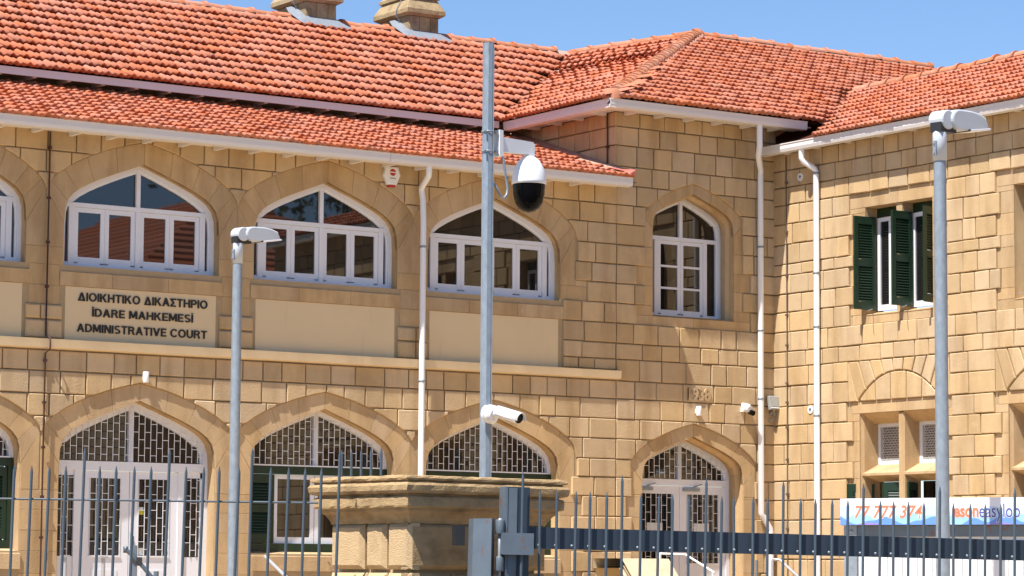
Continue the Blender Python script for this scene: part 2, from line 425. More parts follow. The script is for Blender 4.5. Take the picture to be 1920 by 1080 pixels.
# window sills, plaster panels, string course
for i, c in enumerate(BAYS):
    for q, (f0, f1) in enumerate(((-1.03, -.38), (-.38, .33), (.33, 1.03))):
        m_ = MB(lambda s, y, z: (s, y, z))
        x0, x1 = c+f0+.002, c+f1-.002
        m_.add([(x0, .2, 4.88), (x1, .2, 4.88), (x1, -.012, 4.88), (x0, -.012, 4.88), (x0, .2, 5.115), (x1, .2, 5.115), (x1, -.012, 5.035), (x0, -.012, 5.035)],
               [(0, 1, 2, 3), (4, 7, 6, 5), (3, 2, 6, 7), (0, 3, 7, 4), (1, 5, 6, 2)])
        m_.build('sill_stone', MSM, wallA)
    MB(WA).box(c-.955, c+.955, 4.268, 4.874, -.05, -.0015).build('plaster_panel', MPL, wallA)
mb = MB()
xa, xb = XL, -2.565
mb.add([(xa, 0, 4.272), (xb, 0, 4.272), (xb, -.095, 4.262), (xa, -.095, 4.262), (xa, 0, 4.150), (xb, 0, 4.150), (xb, -.085, 4.165), (xa, -.085, 4.165)],
       [(0, 1, 2, 3), (3, 2, 6, 7), (7, 6, 5, 4), (1, 5, 6, 2)])
mb.build('string_course', MPL, wallA)

# ---- corner wall (wall B)
winB = (Arch(-1.345, 6.63, INNER, .66/.985, .68), Arch(-1.345, 6.755, OUTER, .80/1.212, .75))
dooB = (Arch(-1.345, 3.47, INNER, .82/.985, .80), Arch(-1.345, 3.63, OUTER, 1.02/1.212, .86))
opensB = [(winB[0].xs(), 5.0, winB[0].top), (dooB[0].xs(), .62, dooB[0].top)]
wallB = wall_sheet('wall', WA, -2.6, 0.03, 0, 7.6, opensB, -.006, MJ, CH)
for ol, dp in ((winB[0].outline(5.0), -.34), (dooB[0].outline(.62), -.36)):
    mb = MB(WA); reveal(mb, ol, -.012, dp); mb.build('window_reveal', MSM, wallB)
voussoirs(wallB, WA, -1.345, winB[0], winB[1], 4); voussoirs(wallB, WA, -1.345, dooB[0], dooB[1], 4)
haunch(wallB, WA, -1.345, winB[0], winB[1], 5.883, .80); haunch(wallB, WA, -1.345, dooB[0], dooB[1], 2.70, 1.02)
# inner moulded orders
for ar, zb in ((winB[0], 5.0), (dooB[0], .62)):
    mb = MB(WA); o1 = ar.outline(zb); o2 = ar.outline(zb, .035)
    k = len(o1)
    mb.add([(a, b, -.10) for a, b in o1]+[(a, b, -.14) for a, b in o2]+[(a, b, -.20) for a, b in o2]+[(a, b, -.24) for a, b in o1],
           [(r*k+i, r*k+(i+1) % k, (r+1)*k+(i+1) % k, (r+1)*k+i) for r in range(3) for i in range(k) if i != 0])
    mb.build('moulded_order', MSM, wallB)
lowB = lambda x: winB[1].top(x) if abs(x+1.345) < .80 else -1e9
lowD = lambda x: dooB[1].top(x)
for k in range(len(ZAB)-1):
    z1, z0 = ZAB[k], ZAB[k+1]
    if z0 > 6.10: rusticated_row(wallB, WA, z0, z1, -2.6, 0, lowB if z0 < 6.76 else None, winB[1].xs(), seed=500+k, wmax=.40)
    elif z0 > 5.88:
        rusticated_row(wallB, WA, z0, z1, -2.6, -1.345-.80, seed=520+k, wmin=.2, wmax=.34); rusticated_row(wallB, WA, z0, z1, -1.345+.80, 0, seed=540+k, wmin=.18, wmax=.3)
    elif z0 > 4.8:
        e = .80 if k % 2 else .93
        zj = max(z0, 5.0) if z0 < 5.0 else z0
        rusticated_row(wallB, WA, z0, z1, -2.6, -1.345-e, seed=520+k, wmin=.2, wmax=.34)
        rusticated_row(wallB, WA, z0, z1, -1.345+e, 0, seed=540+k, wmin=.18, wmax=.3)
        if z0 >= 5.0:
            ashlar(wallB, WA, -1.345-e, -1.345-.66, z0, z1); ashlar(wallB, WA, -1.345+.66, -1.345+e, z0, z1)
        else:
            ashlar(wallB, WA, -1.345-e, -1.345-.66, 5.0, z1); ashlar(wallB, WA, -1.345+.66, -1.345+e, 5.0, z1)
            ashlar(wallB, WA, -1.345-e, -1.345, z0, 5.0); ashlar(wallB, WA, -1.345, -1.345+e, z0, 5.0)
    elif z0 > 2.86:
        if abs(z0-3.91) < .01:      # the course that carries the date
            rusticated_row(wallB, WA, z0, z1, -2.6, -1.53, seed=560+k); rusticated_row(wallB, WA, z0, z1, -1.03, 0, seed=561+k)
            stone(wallB, WA, [(-1.53+GAP, z0+GAP), (-1.03-GAP, z0+GAP), (-1.03-GAP, z1-GAP), (-1.53+GAP, z1-GAP)], -.03, .024, .008)
        else:
            rusticated_row(wallB, WA, z0, z1, -2.6, 0, lowD if z0 < 3.64 else None, dooB[1].xs(), seed=560+k)
    else:
        e = 1.0 if k % 2 else 1.09
        rusticated_row(wallB, WA, z0, z1, -2.6, -1.345-e, seed=580+k, wmin=.14, wmax=.3)
        rusticated_row(wallB, WA, z0, z1, -1.345+e, 0, seed=600+k, wmin=.14, wmax=.3)
        zc = min(z1, 2.70)
        ashlar(wallB, WA, -1.345-e, -1.345-.82, z0, zc); ashlar(wallB, WA, -1.345+.82, -1.345+e, z0, zc)
        if z1 > 2.75 and e > 1.03: ashlar(wallB, WA, -1.345-e, -1.345-1.025, 2.70, z1); ashlar(wallB, WA, -1.345+1.025, -1.345+e, 2.70, z1)
# sill under the corner window
mb = MB(); mb.add([(-2.01, .34, 5.06), (-.68, .34, 5.06), (-.68, .0, 5.0), (-2.01, .0, 5.0)], [(0, 1, 2, 3)]); mb.build('window_sill', MSM, wallB)
# left return of the corner block, above the lean-to roof
wallR = wall_sheet('wall', WR, -2.45, 0, 6.0, 7.6, [], -.012, MJ, CH)
for k in range(6):
    z1, z0 = ZAB[k], ZAB[k+1]
    rusticated_row(wallR, WR, z0, z1, -2.45, 0.028, seed=640+k)
# upper wall behind the lean-to
upw = wall_sheet('wall', lambda s, z, n: (s, 2.45-n, z), XL, -2.6, 6.5, 7.75, [], 0, MS, CH)

# ---- side wall (wall C)
ZC = [7.25, 7.019, 6.793, 6.559, 6.304, 6.036, 5.775, 5.627, 5.377, 5.135, 4.875, 4.616, 4.412, 4.161, 3.895, 3.648, 3.397, 3.136, 2.92, 2.666, 2.41, 2.15, 1.9, 1.65, 1.4, 1.15, .9, .65, .4, .15, 0]
CWIN = [2.46, 5.16, 7.86, 10.56]; CEND = 13.2
opensC = []
for c in CWIN:
    opensC.append(([c-.63, c+.63], 5.0, lambda x: 6.37)); opensC.append(([c-.76, c+.76], 1.3, lambda x: 3.745))
wallC = wall_sheet('wall', WC, -0.03, CEND, 0, 7.3, opensC, -.006, MJ, CH)
for c in CWIN:
    mb = MB(WC); reveal(mb, [(c-.63, 5.0), (c+.63, 5.0), (c+.63, 6.37), (c-.63, 6.37)], -.012, -.30); mb.build('window_reveal', MSM, wallC)
    mb = MB(WC); reveal(mb, [(c-.76, 1.3), (c+.76, 1.3), (c+.76, 3.745), (c-.76, 3.745)], -.012, -.40); mb.build('window_reveal', MSM, wallC)
class Seg:      # shallow relieving arch over the lower windows
    def __init__(s, c): s.c = c
    def top(s, x):
        t = abs(x-s.c)/.76
        return 3.90+.355*(1-t**2.2) if t < 1 else -1e9
for k in range(len(ZC)-1):
    z1, z0 = ZC[k], ZC[k+1]; cur = 0.0
    spans = []
    for c in CWIN:
        if 4.87 <= z0 < 6.5: e = .90 if k % 2 else .83; spans.append((c-e-.02, c+e+.02, 'u', c))
        elif z0 < 3.89: e = .86 if k % 2 else .98; spans.append((c-e, c+e, 'l', c))
        elif z0 < 4.35: spans.append((c-.95, c+.95, 'a', c))
    for i, (a, b, kind, c) in enumerate(spans):
        rusticated_row(wallC, WC, z0, z1, cur, a, seed=700+k*7+i, wmin=.22, wmax=.42, n1=.033)
        cur = b
        if kind == 'a' and z0 > 4.0:
            sg = Seg(c); g2 = .010; rr = random.Random(int(c*100)); xs = [-.76, -.60, -.43, -.26, -.085, .085, .26, .43, .60, .76]
            zt = ZC[k]-GAP
            for xa_, xb_ in zip(xs, xs[1:]):
                mid = (xa_+xb_)/2; lo = [(c+x, (sg.top(c+x) if abs(x) < .755 else 3.90)+g2) for x in (xa_+.008, mid, xb_-.008)]
                f = lambda x: max(-.945, min(.945, x*1.24))
                stone(wallC, WC, lo+[(c+f(xb_)-.010, zt), (c+f(xa_)+.010, zt)], -.03, .030+rr.uniform(-.003, .003), .009)
            for q in (-1, 1):
                pts = [(c+q*.945, 3.895+GAP), (c+q*.775, 3.895+GAP), (c+q*.945, zt)]
                stone(wallC, WC, pts if q < 0 else pts[::-1], -.03, .030, .008)
            xs = [-.73, -.44, -.15, .15, .44, .73]
            for xa_, xb_ in zip(xs, xs[1:]):
                up_ = [(c+x, sg.top(c+x)-g2) for x in (xb_-.008, xb_*.67+xa_*.33, xb_*.33+xa_*.67, xa_+.008)]
                stone(wallC, WC, [(c+xa_*.97+.008, 3.895+GAP), (c+xb_*.97-.008, 3.895+GAP)]+up_, -.03, .026, .009)
            continue
        if kind == 'a': continue
        if kind == 'a':
            sg = Seg(c); xs = [c-.76+.076*q for q in range(21)]
            rusticated_row(wallC, WC, z0, z1, a, b, lambda x, g_=sg: g_.top(x) if abs(x-g_.c) < .76 else -1e9, xs, seed=900+k*5+i, wmin=.16, wmax=.26, n1=.033)
            rusticated_row(wallC, WC, z0, z1, c-.75, c+.75, None, xs, seed=950+k*5+i, wmin=.18, wmax=.26, n1=.033, high=sg.top)
        elif kind == 'u':
            if z1 <= 6.37:
                ashlar(wallC, WC, a, c-.63, max(z0, 5.0) if z0 < 5 else z0, z1); ashlar(wallC, WC, c+.63, b, max(z0, 5.0) if z0 < 5 else z0, z1)
            else:
                ashlar(wallC, WC, a, c-.63, z0, 6.37); ashlar(wallC, WC, c+.63, b, z0, 6.37)
        else:
            zt = min(z1, 3.745) if z0 < 3.745 else z1
            ashlar(wallC, WC, a, c-.76, z0, zt); ashlar(wallC, WC, c+.76, b, z0, zt)
    rusticated_row(wallC, WC, z0, z1, cur, CEND, seed=800+k, n1=.033)
for c in CWIN:
    ashlar(wallC, WC, c-.92, c, 6.37, 6.559, name='lintel_stone'); ashlar(wallC, WC, c, c+.92, 6.37, 6.559, name='lintel_stone')
    ashlar(wallC, WC, c-.88, c+.02, 4.875, 5.0, name='sill_stone'); ashlar(wallC, WC, c+.02, c+.88, 4.875, 5.0, name='sill_stone')
    ashlar(wallC, WC, c-.92, c-.05, 3.745, 3.895, name='lintel_stone'); ashlar(wallC, WC, c-.05, c+.92, 3.745, 3.895, name='lintel_stone')
# end and back walls so the wings are closed volumes
mb = MB()
mb.add([(0, -CEND, 0), (6, -CEND, 0), (6, -CEND, 7.3), (0, -CEND, 7.3)], [(0, 1, 2, 3)])
mb.add([(6, -CEND, 0), (6, 0, 0), (6, 0, 7.3), (6, -CEND, 7.3)], [(0, 1, 2, 3)])
mb.add([(6, 0, 0), (13, 0, 0), (13, 0, 7.6), (6, 0, 7.6)], [(0, 1, 2, 3)])
mb.build('wall', MS, CH)

# ---- pick the blocks that show largest as parts, the rest as one mass
STONES.sort(key=lambda q: -q[0])
for a, wl, mb_, mtl in STONES[:300]: mb_.build('stone_block', mtl, wl)
rest = MB()
for a, wl, mb_, mtl in STONES[300:]:
    o = len(rest.v); rest.v += mb_.v; rest.f += [tuple(o+i for i in q) for q in mb_.f]; rest.sm += mb_.sm
ro = rest.build('stone_blocks', MS, CH); ro['kind'] = 'stuff'

# ------------------------------------------------------------------ roofs
TW, TC = .172, .285
PROF = [(0, .004), (.09, .024), (.22, .038), (.36, .022), (.46, .004), (.58, .006), (.72, .025), (.86, .012), (1.0, .004)]
def tile_mesh(wd=TW, ln=TC+.05):
    mb = MB(); n = len(PROF); vs = []
    for (fx, h) in PROF: vs.append((fx*wd, 0, h+.052))
    for (fx, h) in PROF: vs.append((fx*wd, ln, h+.004))
    for (fx, h) in PROF: vs.append((fx*wd, .002, h+.039))
    for (fx, h) in PROF: vs.append((fx*wd, .055, h*.5+.004))
    fs = []
    for i in range(n-1):
        fs += [(i, i+1, n+i+1, n+i), (2*n+i, 2*n+i+1, i+1, i), (3*n+i, 3*n+i+1, 2*n+i+1, 2*n+i)]
    mb.add(vs, fs); me = bpy.data.meshes.new('roof_tile'); me.from_pydata(mb.v, [], mb.f); me.materials.append(MT)
    me.polygons.foreach_set('use_smooth', [(k % 3 == 0) for k in range(len(fs))])
    return me
TILE = tile_mesh(); TV = [v.co.copy() for v in TILE.vertices]; TF = [tuple(p.vertices) for p in TILE.polygons]
TILES = []
def frame(o, ex, ey):
    ex = ex.normalized(); ez = ex.cross(ey).normalized(); ey = ez.cross(ex)
    m = Matrix.Identity(4)
    for j, a in enumerate((ex, ey, ez)):
        for i in range(3): m[i][j] = a[i]
    m.translation = o; return m
def put_tile(roof, o, ex, ey, sx=1.0, sy=1.0):
    o = o+Vector((RN.uniform(-.004, .004), RN.uniform(-.004, .004), RN.uniform(-.004, .006)))
    m = frame(o, ex, ey) @ Matrix.Rotation(RN.gauss(0, .012 if RN.random() > .012 else .07), 4, 'Z') @ Matrix.Rotation(RN.gauss(0, .012), 4, 'X') @ Matrix.Diagonal((sx, sy, 1, 1))
    c = o+ex.normalized()*TW/2+ey.normalized()*TC/2
    TILES.append((shown(c, 1.0), roof, m))
def plane_roof(roof, origin, ex, ey, i0, i1, rows, keep, tc=TC):
    ex = Vector(ex).normalized(); ey = Vector(ey).normalized(); origin = Vector(origin)
    for j in range(rows):
        for i in range(i0, i1):
            o = origin+ex*(TW*i+(j % 2)*TW*.5)+ey*(tc*j)
            c = o+ex*TW/2+ey*tc/2
            if keep(c.x, c.y): put_tile(roof, o, ex, ey, 1.0, tc/TC)
def sheet(name, pts, m, parent, dz=0.0):
    mb = MB(); mb.add([(x, y, z+dz) for x, y, z in pts], [tuple(range(len(pts)))]); return mb.build(name, m, parent)

# geometry of the ridge, hips and valleys
V0 = Vector((-3.05, 1.95, 7.66)); E0 = Vector((-3.05, -.5, 7.66)); Q = Vector((.63, 5.63, 9.50)); P = Vector((2.77, 5.28, 9.97)); R2 = Vector((7.6, 5.28, 9.97))
LS = .31
lean = sheet('roof', [(XL, -.46, 6.62), (-2.6, -.46, 6.62), (-2.6, 2.45, 6.62+LS*2.91), (XL, 2.45, 6.62+LS*2.91)], MUN, CH)
plane_roof(lean, (XL, -.53, 6.645), (1, 0, 0), (0, 1, LS), 0, 75, 11, lambda x, y: y < 2.4 and x < -2.78, .278)
main = sheet('roof', [(XL, 1.97, 7.64), (-3.05, 1.97, 7.64), (.63, 5.65, 9.48), (XL, 5.65, 9.48)], MUN, CH)
plane_roof(main, (XL, 1.92, 7.66), (1, 0, 0), (0, 1, .5), 0, 100, 13, lambda x, y: y < 5.62 and x < -3.05+(y-1.95)+.02, .335)
sheet('roof', [(XL, 5.65, 9.48), (2.5, 5.65, 9.48), (2.5, 9.6, 7.5), (XL, 9.6, 7.5)], MUN, CH)
front = sheet('roof', [tuple(E0), (13.4, -.5, 7.66), tuple(R2), tuple(P)], MUN, CH, -.025)
hipk = (P.x-E0.x)/(P.y-E0.y)
def keepF(x, y):
    if x < E0.x+(y-E0.y)*hipk+.02: return False
    if x > R2.x+(P.y-y)*1.0: return False
    vx = y+1.02                      # valley with the side roof
    if y < 2.1: return x < vx-.06
    return x < 9.2 and y < 5.25
plane_roof(front, (-3.1, -.55, 7.65), (1, 0, 0), (0, 1, .4), 0, 75, 21, keepF, .305)
sheet('roof', [tuple(R2), (13.4, -.5, 7.66), (13.4, 11, 7.66)], MUN, CH); sheet('roof', [tuple(P), tuple(R2), (13.4, 11, 7.66), (2, 11, 7.9), tuple(Q)], MUN, CH)
# west slope of the corner block: a slightly twisted surface between eave V0-E0 and the line Q-P
mb = MB()
for j in range(16):
    a_, b_, c_, d_ = V0.lerp(Q, j/16), E0.lerp(P, j/16), E0.lerp(P, (j+1)/16), V0.lerp(Q, (j+1)/16); dz_ = Vector((0, 0, -.045))
    mb.add([tuple(a_+dz_), tuple(b_+dz_), tuple(c_+dz_), tuple(d_+dz_)], [(0, 1, 2), (0, 2, 3)])
west = mb.build('roof', MUN, CH)
NR = 15
for j in range(NR):
    v = j/NR; A = V0.lerp(Q, v); B = E0.lerp(P, v); A2 = V0.lerp(Q, v+1/NR); B2 = E0.lerp(P, v+1/NR)
    L_ = (B-A).length; nt_ = int(L_/TW)
    # rows run from the valley (A) to the hip (B): the outward normal needs ex = A->B
    for i in range(nt_):
        u = (i+.5*(j % 2))/nt_
        if u > .995: continue
        o = A.lerp(B, u); up_ = A2.lerp(B2, u)-o
        ex = (B-A).normalized(); up_ = up_-ex*up_.dot(ex)
        put_tile(west, o+Vector((-.05, 0, -.012)), ex, up_, 1.0, up_.length/TC)
# side roof (wing C): eave towards -X, ridge along Y
side = sheet('roof', [(-.27, 0.2, 7.32), (-.27, -CEND-.3, 7.32), (3.13, -CEND+3.0, 8.69), (3.13, 2.12, 8.69)], MUN, CH, -.02)
NC = int((CEND+.3+2.6)/TW)
plane_roof(side, (-.33, 2.6, 7.30), (0, -1, 0), (1, 0, .4), 0, NC, 12, lambda x, y: x < 3.12 and y < x-1.02-.03 and y > -CEND-.3+(x+.3)*.9 and y < 2.1 and (y < -.02 or x > .45), .333)
sheet('roof', [(3.13, 2.12, 8.69), (3.13, -CEND+3, 8.69), (6.4, -CEND-.3, 7.3), (6.4, 2, 7.3)], MUN, CH)
sheet('roof', [(-.27, -CEND-.3, 7.30), (6.4, -CEND-.3, 7.30), (3.13, -CEND+3, 8.69)], MT, CH)

TILES.sort(key=lambda q: -q[0])
for a, rf, m in TILES[:300]:
    o = link('roof_tile', TILE, rf); o.matrix_local = m
tv = []; tf = []; ts = []
for a, rf, m in TILES[300:]:
    o = len(tv); tv += [tuple(m @ p) for p in TV]; tf += [tuple(o+i for i in q) for q in TF]; ts += [(k % 3 == 0) for k in range(len(TF))]
me = bpy.data.meshes.new('roof_tiling'); me.from_pydata(tv, [], tf); me.materials.append(MT); me.polygons.foreach_set('use_smooth', ts)
ro = link('roof_tiling', me, CH); ro['kind'] = 'stuff'

# ridge and hip tiles
def half_tile_mesh(ln, r0, r1):
    mb = MB(); n = 8; vs = []
    for (y, r) in ((0, r0), (ln*.86, r1), (ln*.86, r1+.022), (ln, r1+.024)):
        for k in range(n+1):
            a = math.pi*k/n; vs.append((y, -math.cos(a)*r, math.sin(a)*r*.85))
    fs = []
    for i in range(3):
        for k in range(n): fs.append((i*(n+1)+k, i*(n+1)+k+1, (i+1)*(n+1)+k+1, (i+1)*(n+1)+k))
    fs.append(tuple(range(n+1))); fs.append(tuple(3*(n+1)+k for k in range(n+1)))
    mb.add(vs, fs); return mb.mesh('ridge_tile', MRT)
RID = half_tile_mesh(.36, .085, .085); HIP = half_tile_mesh(.30, .095, .075)
def ridge(roof, a, b, me, step, name='ridge_tile', flip=False):
    a = Vector(a); b = Vector(b); d = b-a; n = int(d.length/step); ex = d.normalized()
    side_ = Vector((0, 0, 1)).cross(ex).normalized()
    for i in range(n):
        o = link(name, me, roof)
        m = Matrix.Identity(4); ez = ex.cross(side_)
        for j, v in enumerate((ex, side_, ez)):
            for q in range(3): m[q][j] = v[q]
        m.translation = a+ex*step*i+Vector((0, 0, RN.uniform(-.008, .008)))
        o.matrix_local = m @ Matrix.Rotation(RN.gauss(0, .02), 4, 'Y')
    mb = MB(); w_ = .11
    mb.add([tuple(a-side_*w_+Vector((0, 0, -.03))), tuple(b-side_*w_+Vector((0, 0, -.03))), tuple(b+Vector((0, 0, .05))), tuple(a+Vector((0, 0, .05))), tuple(b+side_*w_+Vector((0, 0, -.03))), tuple(a+side_*w_+Vector((0, 0, -.03)))],
           [(0, 1, 2, 3), (3, 2, 4, 5)])
    mb.build('mortar_bed', MMO, roof)
ridge(main, (-12.6, 5.65, 9.52), (.7, 5.65, 9.52), RID, .37)
ridge(west, Q+Vector((0, 0, .03)), P+Vector((0, 0, .04)), RID, .37)
ridge(front, P+Vector((0, 0, .03)), R2+Vector((0, 0, .03)), RID, .37)
ridge(front, E0+Vector((.1, .1, .07)), P+Vector((0, 0, .07)), HIP, .27, 'hip_tile')
ridge(side, (3.13, 1.95, 8.715), (3.13, -8, 8.715), RID, .37)
mb = MB(); mb.lathe([(0, .13), (.06, .12), (.11, .07), (.12, 0), (.12, -.1)], (P.x, P.y, P.z), 10); mb.build('ridge_cap', MRT, front)
mb = MB(); mb.lathe([(0, .10), (.07, .09), (.12, .05), (.13, -.05)], (E0.x+.1, E0.y+.1, E0.z+.05), 10); mb.build('hip_cap', MRT, front)
mb = MB(); mb.lathe([(0, .09), (.06, .08), (.11, .04), (.12, -.06)], (.68, 5.63, 9.52), 10); mb.build('ridge_cap', MRT, main)
# valleys: mortared gutters
def strip(a, b, w_, m, parent, name, dz=.03):
    a = Vector(a); b = Vector(b); s_ = Vector((0, 0, 1)).cross((b-a)).normalized()*w_; z = Vector((0, 0, dz))
    mb = MB(); mb.add([tuple(a-s_+z), tuple(a+s_+z), tuple(b+s_+z), tuple(b-s_+z), tuple(a-s_+z*0), tuple(b-s_+z*0), tuple(a+s_+z*0), tuple(b+s_+z*0)], [(0, 1, 2, 3), (0, 3, 5, 4), (1, 6, 7, 2)]); return mb.build(name, m, parent)
strip(V0+Vector((.10, -.10, 0)), Q+Vector((.06, -.06, 0)), .055, MMO, main, 'valley_fillet')
strip((.62, -.5+.0, 7.68), (3.13, 2.02, 8.68), .05, MMO, side, 'valley_fillet')

# fascias, gutters, rafter tails
def gutter(name, a, b, z, out, parent):
    """box gutter with a rolled lip from a to b at top height z; out = outward unit vector"""
    a = Vector((*a, 0)); b = Vector((*b, 0)); o_ = Vector((*out, 0)); mb = MB()
    prof = [(-.11, -.115), (-.012, -.110), (0, -.070), (0, -.012), (.008, -.012), (.008, 0), (-.012, 0), (-.012, -.03), (-.11, -.09)]
    k = len(prof); vs = [tuple(a+o_*p+Vector((0, 0, z+q))) for p, q in prof]+[tuple(b+o_*p+Vector((0, 0, z+q))) for p, q in prof]
    mb.add(vs, [(i, (i+1) % k, k+(i+1) % k, k+i) for i in range(k)]+[tuple(range(k)), tuple(range(k, 2*k))]); return mb.build(name, MG, parent)
gutter('gutter', (XL, -.50), (-6.28, -.50), 6.680, (0, -1), CH); gutter('gutter', (-6.275, -.50), (-2.69, -.50), 6.680, (0, -1), CH)
gutter('gutter', (-3.05, -.50), (.16, -.50), 7.665, (0, -1), CH); gutter('gutter', (-3.05, -.495), (-3.05, 1.93), 7.664, (-1, 0), CH)
gutter('gutter', (-.30, .0), (-.30, -1.9), 7.325, (-1, 0), CH); gutter('gutter', (-.30, -1.905), (-.30, -CEND-.2), 7.325, (-1, 0), CH)
mb = MB(); mb.box(XL, -3.1, 1.955, 1.985, 7.585, 7.675); mb.build('fascia', MG, CH)
# soffit boards close the eaves from below
mb = MB(); mb.box(XL, -2.62, -.40, -.02, 6.615, 6.63); mb.build('soffit', MG, CH)
mb = MB(); mb.box(-2.95, .3, -.40, -.02, 7.60, 7.615); mb.build('soffit', MG, CH)
mb = MB(); mb.box(-2.95, -2.62, -.0, 1.9, 7.60, 7.615); mb.build('soffit', MG, CH)
mb = MB(); mb.box(-.22, -.02, -CEND, -.02, 7.265, 7.28); mb.build('soffit', MG, CH)
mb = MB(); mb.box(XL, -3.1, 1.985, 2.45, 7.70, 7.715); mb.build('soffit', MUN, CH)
# lead flashing where the lean-to meets the corner block, and the red end cap of the eave
mb = MB(); mb.add([(-2.86, -.45, 6.72), (-2.62, -.45, 6.76), (-2.62, 2.4, 7.66), (-2.86, 2.4, 7.60)], [(0, 1, 2, 3)]); mb.build('flashing', MMO, lean)
mb = MB(); mb.add([(-2.80, -.52, 6.70), (-2.66, -.52, 6.70), (-2.60, -.10, 6.86), (-2.84, -.10, 6.85), (-2.66, -.52, 6.78), (-2.80, -.45, 6.76)], [(0, 1, 4, 5), (5, 4, 2, 3), (1, 2, 4)]); mb.build('verge_cap', mat('red_metal_cap', (.42, .12, .09), .6), lean)
tail = MB(); tail.box(-.024, .024, 0, .30, -.045, 0); TAIL = tail.mesh('rafter_tail', MG)
for i in range(27): link('rafter_tail', TAIL, CH, (XL+.3+.46*i, -.34, 6.615))
for i in range(7): link('rafter_tail', TAIL, CH, (-2.95+.47*i, -.34, 7.60))
for i in range(27): link('rafter_tail', TAIL, CH, (-15.2+.452*i, 1.99, 7.62))
tail = MB(); tail.box(0, .26, -.024, .024, -.045, 0); TAIL2 = tail.mesh('rafter_tail', MG)
for i in range(9): link('rafter_tail', TAIL2, CH, (-.20, -.35-.62*i, 7.27))
for i in range(4): link('rafter_tail', TAIL2, CH, (-2.92, .15+.5*i, 7.60))
tail = MB(); tail.box(-.02, .02, -.02, .02, -.05, 0)

# chimneys
def chimney(x, y, zb):
    ch = MB(); ch.box(x+.004, x+.496, y+.004, y+.816, zb-.35, zb+.56); co = ch.build('chimney', MCH, CH)
    for z0, z1, cuts in ((-.25, .10, (0, .27, .5)), (.10, .335, (0, .17, .36, .5)), (.335, .55, (0, .25, .5))):
        for a, b in zip(cuts, cuts[1:]):
            m_ = MB(WA); m_.prism([(x+a+.003, zb+z0+.003), (x+b-.003, zb+z0+.003), (x+b-.003, zb+z1-.003), (x+a+.003, zb+z1-.003)], -y-.05, -y+RN.uniform(.002, .008), .006); m_.build('chimney_stone', MCH, co)
        for a, b in ((0, .22), (.22, .5), (.5, .82)):
            m_ = MB(lambda s, z, n: (x-n, y+s, z)); m_.prism([(a+.003, zb+z0+.003), (b-.003, zb+z0+.003), (b-.003, zb+z1-.003), (a+.003, zb+z1-.003)], -.05, RN.uniform(.002, .008), .006); m_.build('chimney_stone', MCH, co)
    c = MB(); rings = [(.02, .335), (.075, .37), (.075, .43), (-.02, .60), (.015, .605), (.015, .65), (-.10, .74)]
    for (e, z) in rings: c.v += [(x-e, y-e, zb+z), (x+.5+e, y-e, zb+z), (x+.5+e, y+.82+e, zb+z), (x-e, y+.82+e, zb+z)]
    for i in range(len(rings)-1):
        for k in range(4): c.f.append((i*4+k, i*4+(k+1) % 4, (i+1)*4+(k+1) % 4, (i+1)*4+k)); c.sm.append(False)
    n = len(rings)-1; c.f.append((n*4, n*4+1, n*4+2, n*4+3)); c.sm.append(False)
    c.build('chimney_cap', MCH, co)
    f = MB(); s_ = .5
    zf = lambda yy: 7.70+s_*(yy-1.95)+.045
    y0 = y-.20
    f.add([(x-.16, y0, zf(y0)), (x+.68, y0, zf(y0)), (x+.50, y-.004, zf(y)+.05), (x, y-.004, zf(y)+.05), (x-.17, y+.2, zf(y+.2)+.02), (x-.004, y+.2, zf(y+.2)+.08), (x-.13, y+.34, zf(y+.2)+.11), (x-.004, y+.34, zf(y+.2)+.15)],
          [(0, 1, 2, 3), (0, 3, 5, 4), (4, 5, 7, 6)]); f.build('flashing', MLD, co)
    r_ = MB(); r_.tube([(x-.02, y+.22, zb+.25), (x-.09, y+.22, zb+.36), (x-.085, y+.22, zb+.44), (x+.01, y+.22, zb+.62), (x+.0, y+.22, zb+.9)], .007, 6); r_.build('conductor_rod', MLD, co)
chimney(-4.09, 5.44, 9.42); chimney(-2.365, 5.44, 9.42)

# downpipes
def pipe(pts, r, zs, out):
    p = MB(); p.tube(pts, r, 12); o = p.build('downpipe', MWP, CH)
    for z in zs:
        b = MB(); x, y = [(q[0], q[1]) for q in pts if q[2] <= z or q is pts[-1]][0]
        b.lathe([(r+.002, -.012), (r+.006, -.012), (r+.006, .012), (r+.002, .012)], (x, y, z), 12)
        b.tube([(x+out[0]*-.09, y+out[1]*-.09, z), (x, y, z)], .006, 5); b.build('pipe_bracket', MGA, o)
pipe([(-5.70, -.44, 6.60), (-5.70, -.44, 6.50), (-5.69, -.42, 6.46), (-5.60, -.12, 6.36), (-5.59, -.10, 6.31), (-5.585, -.125, 6.2), (-5.585, -.14, 5.9), (-5.585, -.14, .1)], .037, (5.63, 4.0, 2.6), (0, -1))
pipe([(-.60, -.44, 7.58), (-.60, -.44, 7.28), (-.555, -.36, 7.16), (-.31, -.10, 7.02), (-.30, -.085, 6.95), (-.30, -.085, 2.50), (-.27, -.085, 2.46), (-.15, -.085, 2.30), (-.14, -.085, 2.25), (-.14, -.085, .1)], .040, (6.0, 4.9, 4.0, 2.2), (0, -1))
pipe([(-.24, -.86, 7.24), (-.24, -.86, 7.10), (-.22, -.865, 7.06), (-.10, -.955, 6.96), (-.085, -.965, 6.92), (-.085, -.965, .1)], .040, (6.9, 5.6, 4.9, 3.75, 2.1), (-1, 0))
